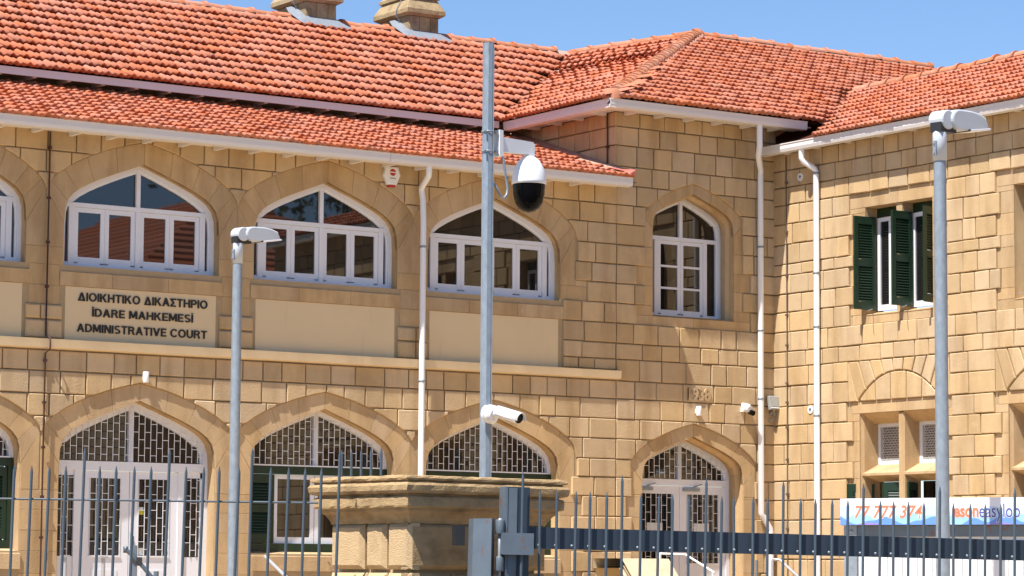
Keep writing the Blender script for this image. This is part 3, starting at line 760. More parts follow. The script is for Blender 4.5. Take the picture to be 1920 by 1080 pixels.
# conductor rods down the walls
def rod(pts, r, m, clips, out):
    p = MB(); p.tube(pts, r, 6); o = p.build('conductor_rod', m, CH)
    for z in clips:
        x, y = pts[-1][0], pts[-1][1]; c = MB()
        c.box(x-.018, x+.018, y-.018, y+.018, z-.014, z+.014); c.build('rod_clip', m, o)
rod([(-10.49, -.05, 6.60), (-10.49, -.05, 4.30), (-10.47, -.13, 4.27), (-10.47, -.13, 4.15), (-10.49, -.05, 4.10), (-10.49, -.05, .1)], .0105, MRD, [6.42, 5.85, 5.35, 4.85, 4.02, 3.55, 3.05, 2.5, 2.05], (0, -1))
rod([(-.045, -.30, 7.2), (-.045, -.315, 5.0), (-.045, -.315, .1)], .009, MRD2, [6.85, 6.2, 5.62, 5.1, 4.7, 4.2, 3.95, 3.62, 3.2, 2.75, 2.3], (-1, 0))
rod([(-2.65, .12, 7.58), (-2.65, .12, 6.80)], .011, MRD, [7.15], (-1, 0))

# ------------------------------------------------------------------ windows
def ring(mb, o1, o2, n0, n1):
    """solid ring between outline o1 and smaller outline o2, from depth n0 to n1"""
    k = len(o1); vs = [(a, b, n1) for a, b in o1]+[(a, b, n1) for a, b in o2]+[(a, b, n0) for a, b in o1]+[(a, b, n0) for a, b in o2]; fs = []
    for i in range(k):
        j = (i+1) % k
        fs += [(i, j, k+j, k+i), (k+i, k+j, 3*k+j, 3*k+i), (2*k+i, i+0, j+0, 2*k+j)]
    mb.add(vs, fs)
def bar(mb, s0, s1, z0, z1, n0, n1): mb.box(s0, s1, z0, z1, n0, n1)
def casement(parent, M_, s0, s1, z0, z1, n, fw=.052, bars=0, mtl=None, nm='casement', low=.075):
    mb = MB(M_); d = .03
    bar(mb, s0, s0+fw, z0, z1, n-d, n); bar(mb, s1-fw, s1, z0, z1, n-d, n); bar(mb, s0+fw, s1-fw, z1-fw, z1, n-d, n-.0005); bar(mb, s0+fw, s1-fw, z0, z0+low, n-d, n-.0005)
    for k in range(bars):
        z = z0+low+(z1-fw-z0-low)*(k+1)/(bars+1); bar(mb, s0+fw, s1-fw, z-.014, z+.014, n-d+.005, n-.003)
    o = mb.build(nm, mtl or MW, parent)
    g_ = MB(M_); zs = [z0+low]+[z0+low+(z1-fw-z0-low)*(k+1)/(bars+1) for k in range(bars)]+[z1-fw]
    for a, b in zip(zs, zs[1:]):
        q = MB(M_); q.box(s0+fw-.004, s1-fw+.004, a, b-.0, n-d+.006, n-d+.012); q.build('pane', MGL, o)
    return o
def arch_pane(parent, M_, ar, zlo, s0, s1, n, shrink=.05, name='pane'):
    """glass under the arch between s0 and s1 above zlo"""
    xs = sorted({s0, s1} | {x for x in ar.xs() if s0 < x < s1}); poly = [(s0, zlo), (s1, zlo)]
    tops = [(x, ar.top(x)-shrink*.6) for x in xs if ar.top(x)-shrink*.6 > zlo+.002]
    if len(tops) < 2: return
    poly = [(tops[0][0], zlo), (tops[-1][0], zlo)]+tops[::-1]
    mb = MB(M_); mb.prism(poly, n-.006, n); mb.build(name, MGL, parent)
def lattice(mb, s0, s1, z0, topf, n, pitch=.078, cell=.180, r=.0034, off=0.0):
    """security lattice of upright rods with rungs staggered like brickwork"""
    k = max(1, round((s1-s0)/pitch)); st = (s1-s0)/k
    for i in range(k+1):
        x = s0+i*st; t = topf(x)
        if t > z0+.02: mb.box(x-r, x+r, z0, t, n-r, n+r)
    for i in range(k):
        xa, xb = s0+i*st, s0+(i+1)*st; z = z0+(cell*.5 if (i % 2) else cell*.98)+off-.02
        while z < min(topf(xa), topf(xb)): mb.box(xa+r, xb-r, z-r, z+r, n-r*.9, n+r*.9); z += cell

# upper arcade windows: one is built, the rest are copies
def upper_window(c0):
    ar = Arch(0, 6.335, INNER); F = lambda s, z, n: (s, -n, z); n = -.13
    mb = MB(F); ring(mb, ar.outline(5.112), ar.outline(5.112+.042, .052), n-.06, n)
    ring(mb, ar.outline(5.112, .03), ar.outline(5.112+.06, .075), n-.06, n-.018)
    bar(mb, -.955, .955, 5.800, 5.850, n-.06, n-.004)
    bar(mb, -.028, .028, 5.150, 5.800, n-.06, n-.002); bar(mb, -.026, .026, 5.850, 6.290, n-.07, n-.008)
    for sx in (-1, 1): bar(mb, min(sx*.800, sx*.868), max(sx*.800, sx*.868), 5.152, 5.800, n-.07, n-.004)
    o = mb.build('window', MW, CH, (c0, 0, 0))
    for s0, s1 in ((-.798, -.415), (-.412, -.030), (.030, .412), (.415, .798)): casement(o, F, s0, s1, 5.158, 5.796, n-.018)
    for s0, s1 in ((-.93, -.868), (.868, .93)):
        q = MB(F); q.box(s0-.02, s1+.02, 5.15, 5.80, n-.05, n-.044); q.build('pane', MGL, o)
    arch_pane(o, F, ar, 5.85, -.93, -.026, n-.045); arch_pane(o, F, ar, 5.85, .026, .93, n-.045)
    return o
W0 = upper_window(BAYS[2])
for c in (BAYS[1], BAYS[3], BAYS[4]): dup(W0, None, (c, 0, 0))

def shutter(parent, M_, s0, s1, z0, z1, n, th=.035, slats=True, rails=3, nm='shutter'):
    """louvred leaf lying in the plane of M_"""
    mb = MB(M_); fw = .055; k = rails-1
    bar(mb, s0, s0+fw, z0, z1, n-th, n); bar(mb, s1-fw, s1, z0, z1, n-th, n)
    zs = [z0+(z1-z0)*i/k for i in range(k+1)]
    for i, z in enumerate(zs):
        a = z if i == 0 else (z-.10 if i == k else z-.045); b = a+(.10 if i in (0, k) else .09)
        bar(mb, s0+fw, s1-fw, a, b, n-th, n-.001)
    o = mb.build(nm, MGN, parent); 
    sl = MB(M_)
    for i in range(k):
        a = zs[i]+(.10 if i == 0 else .045); b = zs[i+1]-(.10 if i == k-1 else .045); z = a+.004
        while z < b-.02:
            sl.add([(s0+fw, z+.034, n-th+.006), (s1-fw, z+.034, n-th+.006), (s1-fw, z, n-.006), (s0+fw, z, n-.006), (s0+fw, z+.041, n-th+.006), (s1-fw, z+.041, n-th+.006), (s1-fw, z+.007, n-.006), (s0+fw, z+.007, n-.006)],
                   [(0, 1, 2, 3), (4, 5, 6, 7), (3, 2, 6, 7), (0, 1, 5, 4)]); z += .034
    s_ = sl.build('slats', MGN, o); s_['kind'] = 'stuff'
    return o

# lower arcade windows
def lower_window(c0):
    ar = Arch(0, 3.62, INNER); F = lambda s, z, n: (s, -n, z); n = -.19
    mb = MB(F); ring(mb, ar.outline(2.93), ar.outline(2.93+.02, .055), n-.06, n)
    bar(mb, -.03, .03, 2.93, 3.58, n-.09, n-.012)
    o = mb.build('window', MW, CH, (c0, 0, 0))
    arch_pane(o, F, ar, 2.95, -.93, -.03, n-.055); arch_pane(o, F, ar, 2.95, .03, .93, n-.055)
    gr = MB(F); tf = lambda x: ar.top(x)-.05
    lattice(gr, -.925, -.01, 2.955, tf, n+.012); lattice(gr, .01, .925, 2.955, tf, n+.012); bar(gr, -.94, .94, 2.935, 2.95, n+.004, n+.02)
    gr.build('security_grille', MW, o)
    fr = MB(F); bar(fr, -.984, .984, 2.84, 2.932, n-.08, n+.012); bar(fr, -.984, .984, 1.93, 2.02, n-.08, n+.012)
    bar(fr, -.984, -.92, 2.02, 2.84, n-.08, n+.010); bar(fr, .92, .984, 2.02, 2.84, n-.08, n+.010); fr.build('green_frame', MGN, o)
    bk = MB(F); bk.box(-.92, .92, 2.02, 2.84, n-.12, n-.11); bk.build('pane', MGL, o)
    shutter(o, F, -.915, -.56, 2.03, 2.83, n-.004, rails=3); shutter(o, F, .56, .915, 2.03, 2.83, n-.004, rails=3)
    casement(o, F, -.555, -.005, 2.025, 2.835, n-.03); casement(o, F, .005, .555, 2.025, 2.835, n-.03)
    sl = MB(); sl.add([(-1.0, .2, 1.93), (1.0, .2, 1.93), (1.0, -.02, 1.87), (-1.0, -.02, 1.87), (-1.0, -.02, 1.70), (1.0, -.02, 1.70)], [(0, 1, 2, 3), (3, 2, 5, 4)]); sl.build('window_sill', MSM, o)
    for pts in ([(-.80, -.04, 1.905), (-.45, .16, 1.93)], [(.02, .15, 1.95), (.07, -.06, 1.78)]):
        st = MB(); st.tube(pts, .005, 5); st.build('shutter_stay', MDK, o)
    return o
LW = lower_window(BAYS[3])
for c in (BAYS[1], BAYS[4]): dup(LW, None, (c, 0, 0))

# arcade entrance door
def arcade_door(c0):
    ar = Arch(0, 3.62, INNER); F = lambda s, z, n: (s, -n, z); n = -.19
    mb = MB(F); ring(mb, ar.outline(.63), ar.outline(.64, .06), n-.06, n); ring(mb, ar.outline(.63, .03), ar.outline(.64, .085), n-.06, n-.02)
    bar(mb, -.93, .93, 2.825, 2.925, n-.07, n+.004); bar(mb, -.03, .03, 2.925, 3.57, n-.10, n-.008)
    for sx in (-1, 1): bar(mb, min(sx*.61, sx*.70), max(sx*.61, sx*.70), .63, 2.825, n-.10, n-.004)
    o = mb.build('door', MW, CH, (c0, 0, 0)); tf = lambda x: ar.top(x)-.055
    arch_pane(o, F, ar, 2.92, -.92, -.03, n-.055); arch_pane(o, F, ar, 2.92, .03, .92, n-.055)
    for s0, s1 in ((-.61, -.01), (.0, .61)):
        fr = MB(F); bar(fr, s0, s0+.105, .65, 2.82, n-.05, n-.016); bar(fr, s1-.105, s1, .65, 2.82, n-.05, n-.016); bar(fr, s0+.105, s1-.105, 2.735, 2.82, n-.05, n-.0165); bar(fr, s0+.105, s1-.105, .65, 1.85, n-.05, n-.0165)
        bar(fr, s0+.14, s1-.14, .75, 1.70, n-.0165, n-.010); bar(fr, s0+.10, s1-.10, 1.845, 1.862, n-.0165, n-.004)
        lf = fr.build('door_leaf', MW, o)
        q = MB(F); q.box(s0+.10, s1-.10, 1.85, 2.74, n-.045, n-.04); q.build('pane', MGL, lf)
        gr = MB(F); lattice(gr, s0+.11, s1-.11, 1.865, lambda x: 2.735, n-.012); gr.build('security_grille', MW, lf)
    for s0, s1 in ((-.93, -.70), (.70, .93)):
        fr = MB(F); bar(fr, s0, s1, .65, 1.85, n-.05, n-.02); sp = fr.build('side_panel', MW, o); fr = MB(F); bar(fr, s0, s1, 2.76, 2.825, n-.05, n-.02); fr.build('panel_rail', MW, sp)
        q = MB(F); q.box(s0, s1, 1.85, 2.76, n-.045, n-.04); q.build('pane', MGL, sp)
        gr = MB(F); lattice(gr, s0, s1, 1.86, lambda x: 2.76, n-.012); gr.build('security_grille', MW, sp)
    gr = MB(F); lattice(gr, -.92, -.01, 2.935, tf, n+.012); lattice(gr, .01, .92, 2.935, tf, n+.012); gr.build('security_grille', MW, o)
    h = MB(F); h.box(.012, .024, 1.95, 2.12, n-.016, n+.02); h.build('door_handle', MGA, o)
    st = MB(F); st.box(.125, .19, 2.33, 2.385, n-.039, n-.034); st.build('warning_sticker', MYE, o)
    st = MB(F); st.box(.13, .185, 2.385, 2.415, n-.039, n-.034); st.build('warning_sticker', MPR, o)
    pp = MB(F); pp.box(.13, .19, 1.87, 1.95, n-.039, n-.034); pp.build('notice_paper', MPR, o)
    return o
arcade_door(BAYS[2])

# corner block window and door
def corner_window():
    ar = Arch(-1.345, 6.62, INNER, .655/.985, .68); n = -.27; F = WA; c = -1.345
    mb = MB(F); ring(mb, ar.outline(5.02), ar.outline(5.06, .05), n-.06, n); ring(mb, ar.outline(5.02, .03), ar.outline(5.08, .072), n-.06, n-.016)
    bar(mb, c-.61, c+.61, 6.035, 6.085, n-.06, n-.004); bar(mb, c-.026, c+.026, 6.085, 6.57, n-.07, n-.006)
    for sx in (-1, 1): bar(mb, c+min(sx*.37, sx*.43), c+max(sx*.37, sx*.43), 5.06, 6.035, n-.07, n-.006)
    o = mb.build('window', MW, CH)
    casement(o, F, c-.368, c-.002, 5.065, 6.03, n-.016, bars=2, fw=.045, low=.06); casement(o, F, c+.002, c+.368, 5.065, 6.03, n-.016, bars=2, fw=.045, low=.06)
    for s0, s1 in ((c-.60, c-.43), (c+.43, c+.60)):
        q = MB(F); q.box(s0, s1, 5.06, 6.04, n-.05, n-.044); q.build('pane', MGL, o)
    arch_pane(o, F, ar, 6.085, c-.60, c-.026, n-.045); arch_pane(o, F, ar, 6.085, c+.026, c+.60, n-.045)
corner_window()
def corner_door():
    ar = Arch(-1.345, 3.46, INNER, .815/.985, .80); n = -.29; F = WA; c = -1.345
    mb = MB(F); ring(mb, ar.outline(.63), ar.outline(.64, .055), n-.06, n); ring(mb, ar.outline(.63, .03), ar.outline(.64, .08), n-.06, n-.018)
    bar(mb, c-.76, c+.76, 2.845, 2.925, n-.06, n+.004); bar(mb, c-.026, c+.026, 2.925, 3.41, n-.09, n-.006)
    o = mb.build('door', MW, CH); tf = lambda x: ar.top(x)-.05
    arch_pane(o, F, ar, 2.925, c-.75, c-.026, n-.05); arch_pane(o, F, ar, 2.925, c+.026, c+.75, n-.05)
    gr = MB(F); lattice(gr, c-.76, c-.01, 2.935, tf, n+.01, .088, .18); lattice(gr, c+.01, c+.76, 2.935, tf, n+.01, .088, .18); gr.build('security_grille', MW, o)
    for s0, s1 in ((c-.755, c-.003), (c+.003, c+.755)):
        fr = MB(F); w_ = .115; bar(fr, s0, s0+w_, .65, 2.84, n-.05, n-.014); bar(fr, s1-w_, s1, .65, 2.84, n-.05, n-.014); bar(fr, s0+w_, s1-w_, 2.735, 2.84, n-.05, n-.0145); bar(fr, s0+w_, s1-w_, .65, 1.83, n-.05, n-.0145); bar(fr, s0+w_-.01, s1-w_+.01, 1.825, 1.845, n-.0145, n-.004)
        lf = fr.build('door_leaf', MW, o)
        q = MB(F); q.box(s0+w_-.004, s1-w_+.004, 1.83, 2.74, n-.045, n-.04); q.build('pane', MGL, lf)
        gr = MB(F); lattice(gr, s0+w_+.005, s1-w_-.005, 1.85, lambda x: 2.735, n-.010, .09, .19); gr.build('security_grille', MW, lf)
        pp = MB(F); x = (s0+s1)/2; pp.box(x-.13, x+.12, 2.14, 2.36, n-.039, n-.034); pp.build('notice_paper', MPR, lf)
        cl = MB(F); cl.box(s0+.05, s0+.30, 2.775, 2.815, n-.014, n+.03); cl.build('door_closer', MGA, lf)
        cl = MB(F); cl.tube([(s0+.2, 2.83, n+.02), (s0+.32, 2.87, n+.05)], .008, 5); cl.build('closer_arm', MGA, lf)
corner_door()

# side wing windows: proto at s = 0, copied along the wall
def side_upper(c0, leaves=((-.615, 0.02), (.078, -.05), (.57, -.29))):
    F = lambda s, z, n: (-n, -s, z); n = -.17
    mb = MB(F); ring(mb, [(-.629, 5.002), (.629, 5.002), (.629, 6.368), (-.629, 6.368)], [(-.60, 5.03), (.60, 5.03), (.60, 6.25), (-.60, 6.25)], n-.06, n-.03)
    o = mb.build('window', MGN, CH, (0, -c0, 0))
    mu = MB(F); bar(mu, -.055, .055, 5.0, 6.37, -.25, -.02); mu.build('stone_mullion', MSM, o)
    for s0, s1 in ((-.60, -.06), (.06, .60)):
        casement(o, F, s0+.005, s0+.27, 5.05, 6.24, n-.005, fw=.05); casement(o, F, s0+.275, s1-.005, 5.05, 6.24, n-.005, fw=.05)
    sl = MB(F); sl.add([(-.63, 5.03, -.16), (.63, 5.03, -.16), (.63, 4.985, .006), (-.63, 4.985, .006)], [(0, 1, 2, 3)]); sl.build('window_sill', MSM, o)
    # open shutters stand out from the wall: each lies across the window reveal
    for s, a in leaves:
        S_ = lambda p, z, q, s=s, a=a: (.15-math.cos(a)*p, -(s)+math.sin(a)*p-q, z)
        shutter(o, lambda p, z, q, S_=S_: S_(p, z, q), .0, .345, 5.06, 6.25, 0.02, rails=3)
    for s in (-.40, .25):
        st = MB(); st.tube([(.0, -s+.1, 5.06), (-.18, -s-.02, 5.02)], .005, 5); st.build('shutter_stay', MGA, o)
    return o
side_upper(CWIN[0])
U = side_upper(CWIN[1], ())
for c in CWIN[2:]: dup(U, None, (0, -c, 0))
def side_lower(c0, leaves=((-.73, -.55), (-.06, -.9), (.09, .5))):
    F = lambda s, z, n: (-n, -s, z); n = -.28
    mb = MB(F)
    for s0, s1 in ((-.735, -.055), (.055, .735)):
        ring(mb, [(s0, 3.10), (s1, 3.10), (s1, 3.635), (s0, 3.635)], [(s0+.055, 3.15), (s1-.055, 3.15), (s1-.055, 3.58), (s0+.055, 3.58)], n-.05, n)
    o = mb.build('window', MW, CH, (0, -c0, 0))
    for s0, s1 in ((-.735, -.055), (.055, .735)):
        q = MB(F); q.box(s0+.05, s1-.05, 3.14, 3.59, n-.06, n-.055); q.build('pane', MGL, o)
        ms = MB(F); k = 26; hh = 3.58-3.15; ww = s1-s0-.10       # diamond mesh
        for i in range(-22, 23):
            for sg in (1, -1):
                x0 = s0+.05+ww/2+i*.028; x1 = x0+sg*hh*.45
                lo, hi = s0+.05, s1-.05; za, zb = 3.15, 3.58
                xa, xb = x0, x1
                def clipz(x): return 3.15+(x-x0)/(x1-x0)*hh
                if max(xa, xb) < lo or min(xa, xb) > hi: continue
                ya = za; yb = zb
                if xa < lo: ya = clipz(lo); xa = lo
                if xa > hi: ya = clipz(hi); xa = hi
                if xb < lo: yb = clipz(lo); xb = lo
                if xb > hi: yb = clipz(hi); xb = hi
                ms.add([(xa-.004, ya, n-.004), (xa+.004, ya, n-.004), (xb+.004, yb, n-.004), (xb-.004, yb, n-.004)], [(0, 1, 2, 3)])
        mo = ms.build('wire_mesh', MMS, o); mo['kind'] = 'stuff'
        hd = MB(F); hd.add([(s0-.03, 3.744, -.03), (s1+.03, 3.744, -.03), (s1+.03, 3.62, -.22), (s0-.03, 3.62, -.22), (s1+.03, 3.63, -.39), (s0-.03, 3.63, -.39)], [(0, 1, 2, 3), (3, 2, 4, 5)]); hd.build('stone_head', MSM, o)
        # sloped transom block
        t = MB(F); t.add([(s0-.02, 3.10, -.27), (s1+.02, 3.10, -.27), (s1+.02, 2.985, -.03), (s0-.02, 2.985, -.03), (s1+.02, 2.955, -.03), (s0-.02, 2.955, -.03), (s1+.02, 2.88, -.27), (s0-.02, 2.88, -.27)],
                         [(0, 1, 2, 3), (3, 2, 4, 5), (5, 4, 6, 7)]); t.build('stone_transom', MSM, o)
        c_ = MB(F); bar(c_, s0, s1, 1.32, 2.88, n-.07, n-.06); c_.build('pane', MGL, o)
        casement(o, F, (s0+s1)/2-.02, s1-.03, 1.45, 2.84, n-.02, fw=.05)
    mu = MB(F); mu.prism([(-.055, 1.3), (.055, 1.3), (.055, 3.745), (-.055, 3.745)], -.30, -.02, .018); mu.build('stone_mullion', MSM, o)
    for sx in (-1, 1):
        jb = MB(F); jb.add([(sx*.76, 1.3, -.02), (sx*.76, 3.745, -.02), (sx*.735, 3.745, -.06), (sx*.735, 1.3, -.06), (sx*.72, 3.745, -.30), (sx*.72, 1.3, -.30)], [(0, 1, 2, 3), (3, 2, 4, 5)]); jb.build('moulded_jamb', MSM, o)
    for s, a in leaves:
        S_ = lambda p, z, q, s=s, a=a: (.20-math.cos(a)*p, -(s)-math.sin(a)*p-q, z)
        shutter(o, lambda p, z, q, S_=S_: S_(p, z, q), .0, .33, 1.40, 2.855, 0.02, rails=3)
    return o
side_lower(CWIN[0])
U = side_lower(CWIN[1], ())
for c in CWIN[2:]: dup(U, None, (0, -c, 0))

# entrance steps with parapets at the corner door
mb = MB()
for k in range(4): mb.box(-2.12, -.58, -1.0+.28*k, -.03, .155*k+.002, .155*(k+1))
mb.build('entrance_steps', MSM, CH)
PCO = mat('pale_coping_stone', (.50, .41, .28), .9, var=.2, nscale=7, bump=.5, bscale=30)
for x0, x1 in ((-2.95, -2.22),):
    pp = MB(lambda a, z, n: (n, a, z)); pp.prism([(-1.7, .0), (-.035, .0), (-.035, 1.80), (-.62, 1.80), (-1.7, .70)], x0+.03, x1-.03); po = pp.build('step_parapet', MPL, CH)
    cp = MB(lambda a, z, n: (n, a, z)); cp.prism([(-1.76, .70), (-1.70, .62), (-.58, 1.77), (-.03, 1.77), (-.03, 1.89), (-.63, 1.89)], x0, x1); cp.build('parapet_coping', PCO, po)

# ------------------------------------------------------------------ lettering on the courthouse
def text_mesh(body, m, extrude=.01, bold=.0, shear=0.0):
    cu = bpy.data.curves.new('text', 'FONT'); cu.body = body; cu.size = 1; cu.extrude = extrude; cu.offset = bold; cu.shear = shear; cu.resolution_u = 3
    o = bpy.data.objects.new('text', cu); COL.objects.link(o)
    bpy.context.view_layer.update(); dg = bpy.context.evaluated_depsgraph_get()
    me = bpy.data.meshes.new_from_object(o.evaluated_get(dg)); bpy.data.objects.remove(o); bpy.data.curves.remove(cu)
    me.materials.clear(); me.materials.append(m); return me
def bounds(me):
    xs = [v.co.x for v in me.vertices]; ys = [v.co.y for v in me.vertices]
    return (min(xs), max(xs), min(ys), max(ys)) if xs else (0, 0, 0, 0)
def thicken(me, k):
    """heavier strokes: the outline repeated a little to each side"""
    base = [v.co.copy() for v in me.vertices]; faces = [tuple(p.vertices) for p in me.polygons]; V = []; F = []
    for q, (dx, dy) in enumerate(((0, 0), (k, .3*k), (-k, -.3*k), (k, -.3*k), (-k, .3*k))):
        o = len(V); V += [(c.x+dx, c.y+dy, c.z*(1+.012*q)) for c in base]; F += [tuple(o+i for i in f) for f in faces]
    m2 = bpy.data.meshes.new('letter'); m2.from_pydata(V, [], F); m2.materials.append(me.materials[0]); return m2
def strokes(c):
    """a heavy grotesque capital of height 1 as simple polygons; returns (width, polygons)"""
    T, H = .185, .165
    def bx(x0, y0, x1, y1): return [(x0, y0), (x1, y0), (x1, y1), (x0, y1)]
    def dg(xa, ya, xb, yb, t=.21): return [(xa-t/2, ya), (xa+t/2, ya), (xb+t/2, yb), (xb-t/2, yb)]
    def arc(cx, cy, rx, ry, a0, a1, n=10, t=T, h=H):
        o = [(cx+rx*math.cos(math.radians(a0+(a1-a0)*k/n)), cy+ry*math.sin(math.radians(a0+(a1-a0)*k/n))) for k in range(n+1)]
        i = [(cx+(rx-t)*math.cos(math.radians(a0+(a1-a0)*k/n)), cy+(ry-h)*math.sin(math.radians(a0+(a1-a0)*k/n))) for k in range(n+1)]
        return o+i[::-1]
    if c in 'IΙ': return T, [bx(0, 0, T, 1)]
    if c == 'İ': return T, [bx(0, 0, T, 1), bx(0, 1.08, T, 1.22)]
    if c in 'OΟ': return .92, [arc(.46, .5, .46, .52, 90, 270, 12), arc(.46, .5, .46, .52, -90, 90, 12)]
    if c == 'C': return .86, [arc(.46, .5, .46, .52, 38, 180, 12), arc(.46, .5, .46, .52, 180, 322, 12)]
    if c == 'Δ': return .88, [dg(.105, 0, .44, 1), dg(.775, 0, .44, 1), bx(.05, 0, .83, H)]
    if c in 'AΑ': return .86, [dg(.105, 0, .43, 1), dg(.755, 0, .43, 1), bx(.20, .24, .66, .24+H)]
    if c == 'V': return .84, [dg(.42, 0, .105, 1), dg(.42, 0, .735, 1)]
    if c in 'KΚ': return .82, [bx(0, 0, T, 1), dg(.22, .42, .66, 1, .23), dg(.70, 0, .34, .58, .23)]
    if c in 'HΗ': return .78, [bx(0, 0, T, 1), bx(.78-T, 0, .78, 1), bx(T, .42, .78-T, .42+H)]
    if c in 'TΤ': return .72, [bx(.36-T/2, 0, .36+T/2, 1-H), bx(0, 1-H, .72, 1)]
    if c == 'E': return .66, [bx(0, 0, T, 1), bx(T, 0, .66, H), bx(T, 1-H, .65, 1), bx(T, .43, .60, .43+H*.9)]
    if c == 'Σ': return .70, [bx(0, 0, .70, H), bx(0, 1-H, .69, 1), dg(.12, H, .42, .52, .22), dg(.42, .48, .12, 1-H, .22)]
    if c in 'PΡ': return .72, [bx(0, 0, T, 1), bx(T, 1-H, .42, 1), bx(T, .38, .42, .38+H*.95), arc(.42, .69, .30, .31, -90, 90, 10)]
    if c == 'R': return .78, [bx(0, 0, T, 1), bx(T, 1-H, .42, 1), bx(T, .42, .42, .42+H*.95), arc(.42, .71, .30, .29, -90, 90, 10), dg(.67, 0, .50, .45, .20)]
    if c == 'D': return .80, [bx(0, 0, T, 1), bx(T, 0, .36, H), bx(T, 1-H, .36, 1), arc(.36, .5, .44, .5, -90, 90, 12)]
    if c == 'M': return .94, [bx(0, 0, T, 1), bx(.94-T, 0, .94, 1), dg(.47, .12, .145, 1, .20), dg(.47, .12, .795, 1, .20)]
    if c == 'N': return .78, [bx(0, 0, T, 1), bx(.78-T, 0, .78, 1), dg(.66, 0, .12, 1, .22)]
    if c == 'U': return .78, [bx(0, .36, T, 1), bx(.78-T, .36, .78, 1), arc(.39, .37, .39, .39, 180, 360, 12)]
    if c == 'S': return .72, [arc(.36, .73, .34, .285, 30, 270, 12, T, .15), arc(.36, .275, .36, .29, -150, 90, 12, T, .15)]
    return .38, []
def line_of_letters(parent, text, x0, x1, z0, capz, m, depth, name='letter'):
    """letters set between x0 and x1 on baseline z0; each letter is an object of its own"""
    adv = []; x = 0
    for ch in text:
        wd, ps = strokes(ch); adv.append((x, ps)); x += wd+(.115 if ch != ' ' else .0)
    sx = (x1-x0)/(x-.115)
    for ch, (xo, ps) in zip(text, adv):
        if not ps: continue
        mb = MB(WA)
        for i, p in enumerate(ps):
            q = [(x0+(xo+a)*sx, z0+b*capz) for a, b in p]
            ar = sum(q[k-1][0]*q[k][1]-q[k][0]*q[k-1][1] for k in range(len(q)))
            mb.prism(q if ar > 0 else q[::-1], .0002*i, depth+.0004*i)
        mb.build(name, m, parent)
SG = thing('court_sign', 'black raised sign letters in Greek, Turkish and English on cream panel', 'sign', (-9.285, .0, 4.27))
SX = -9.285
line_of_letters(SG, 'ΔΙΟΙΚΗΤΙΚΟ ΔΙΚΑΣΤΗΡΙΟ', -10.085-SX, -8.443-SX, 4.717-4.27, .094, MLT, .012)
line_of_letters(SG, 'İDARE MAHKEMESİ', -9.906-SX, -8.627-SX, 4.547-4.27, .090, MLT, .012)
line_of_letters(SG, 'ADMINISTRATIVE COURT', -10.090-SX, -8.443-SX, 4.367-4.27, .092, MLT, .012)
for o in SG.children: o.location.y = .0005
# carved date
dm = thicken(text_mesh('1938', MS, .01, .012), .02); b = bounds(dm); 
for v in dm.vertices:
    v.co = (-1.46+(v.co.x-b[0])/(b[1]-b[0])*.36, -.0235-(v.co.z/.01*.5+.5)*.020, 3.935+(v.co.y-b[2])/(b[3]-b[2])*.165)
link('carved_date', dm, wallB)

# ------------------------------------------------------------------ small things on the walls
al = thing('alarm_box', 'white hexagonal alarm box with red lens under the eave', 'alarm', (-6.0, -.035, 6.47))
hx = lambda r, k=1: [(-.085*r, .11*r), (-.115*r, 0.01), (-.06*r, -.11*r), (.06*r, -.11*r), (.115*r, 0.01), (.085*r, .11*r)]
mb = MB(WA); mb.prism(hx(1), 0, .06, .012); mb.build('housing', MWP, al)
mb = MB(WA); mb.prism([(-.058, -.085), (-.042, -.135), (.042, -.135), (.058, -.085)], .002, .052, .006); mb.build('strobe_lens', MRED, al)
mb = MB(WA)
mb.add([(.043*math.cos(a*math.pi/8), .042+.043*math.sin(a*math.pi/8), .0615) for a in range(16)], [tuple(range(16))]); mb.build('round_emblem', MRED, al)
mb = MB(WA); mb.box(-.048, .048, .037, .050, .0615, .0630); mb.build('emblem_band', MWP, al)
mb = MB(WA)
for i in range(6): mb.box(-.04+.014*i, -.031+.014*i, -.035, -.024, .0615, .0625)
mb.build('printed_line', MDK, al)
def sconce(x, z, label):
    t = thing('wall_light', label, 'wall light', (x, -.075, z), group='white up-down lights on the facade')
    mb = MB(); mb.lathe([(0, -.062), (.034, -.062), (.036, -.058), (.036, .058), (.034, .062), (0, .062)], n=16); mb.build('housing', MWP, t)
    mb = MB(); mb.box(-.022, .022, .02, .075, -.03, .03); mb.build('wall_bracket', MWP, t)
sconce(-9.25, 3.885, 'white cylinder wall light above the arcade entrance door'); sconce(-1.318, 3.80, 'white cylinder wall light under the carved date on the corner block')
t = thing('turret_camera', 'small white turret camera with black lens beside the downpipe', 'security camera', (-.53, -.03, 3.87))
mb = MB(WA); mb.prism([(-.07, -.05), (.06, -.06), (.065, .05), (-.05, .065)], 0, .05, .012); mb.build('base', MWP, t)
mb = MB(); mb.tube([(0, -.03, -.0), (.0, -.12, -.02)], [.055, .045], 12); mb.build('turret', MWP, t)
mb = MB(); mb.tube([(.02, -.08, -.05), (.03, -.15, -.075)], .036, 12); mb.build('lens', MBK, t)
t = thing('floodlight', 'grey floodlight angled down in the corner between two walls', 'floodlight', (-.10, -.10, 3.86))
def FLM(s, z, n):
    a = .30; y = -n; zz = z*math.cos(a)-n*math.sin(a)*-1; return (s, -n*math.cos(a)-z*math.sin(a)*-1*.5, z*math.cos(a))
mb = MB(FLM); mb.prism([(-.085, 0), (.075, 0), (.085, .19), (-.095, .19)], .0, .05, .010); mb.build('housing', MFL, t)
mb = MB(FLM); mb.prism([(-.055, .045), (.048, .045), (.052, .165), (-.060, .165)], .049, .053, .001); mb.build('lamp_glass', MFG, t)
mb = MB(FLM); mb.box(-.07, .062, .02, .032, .05, .056); mb.build('glass_clip', MWP, t)
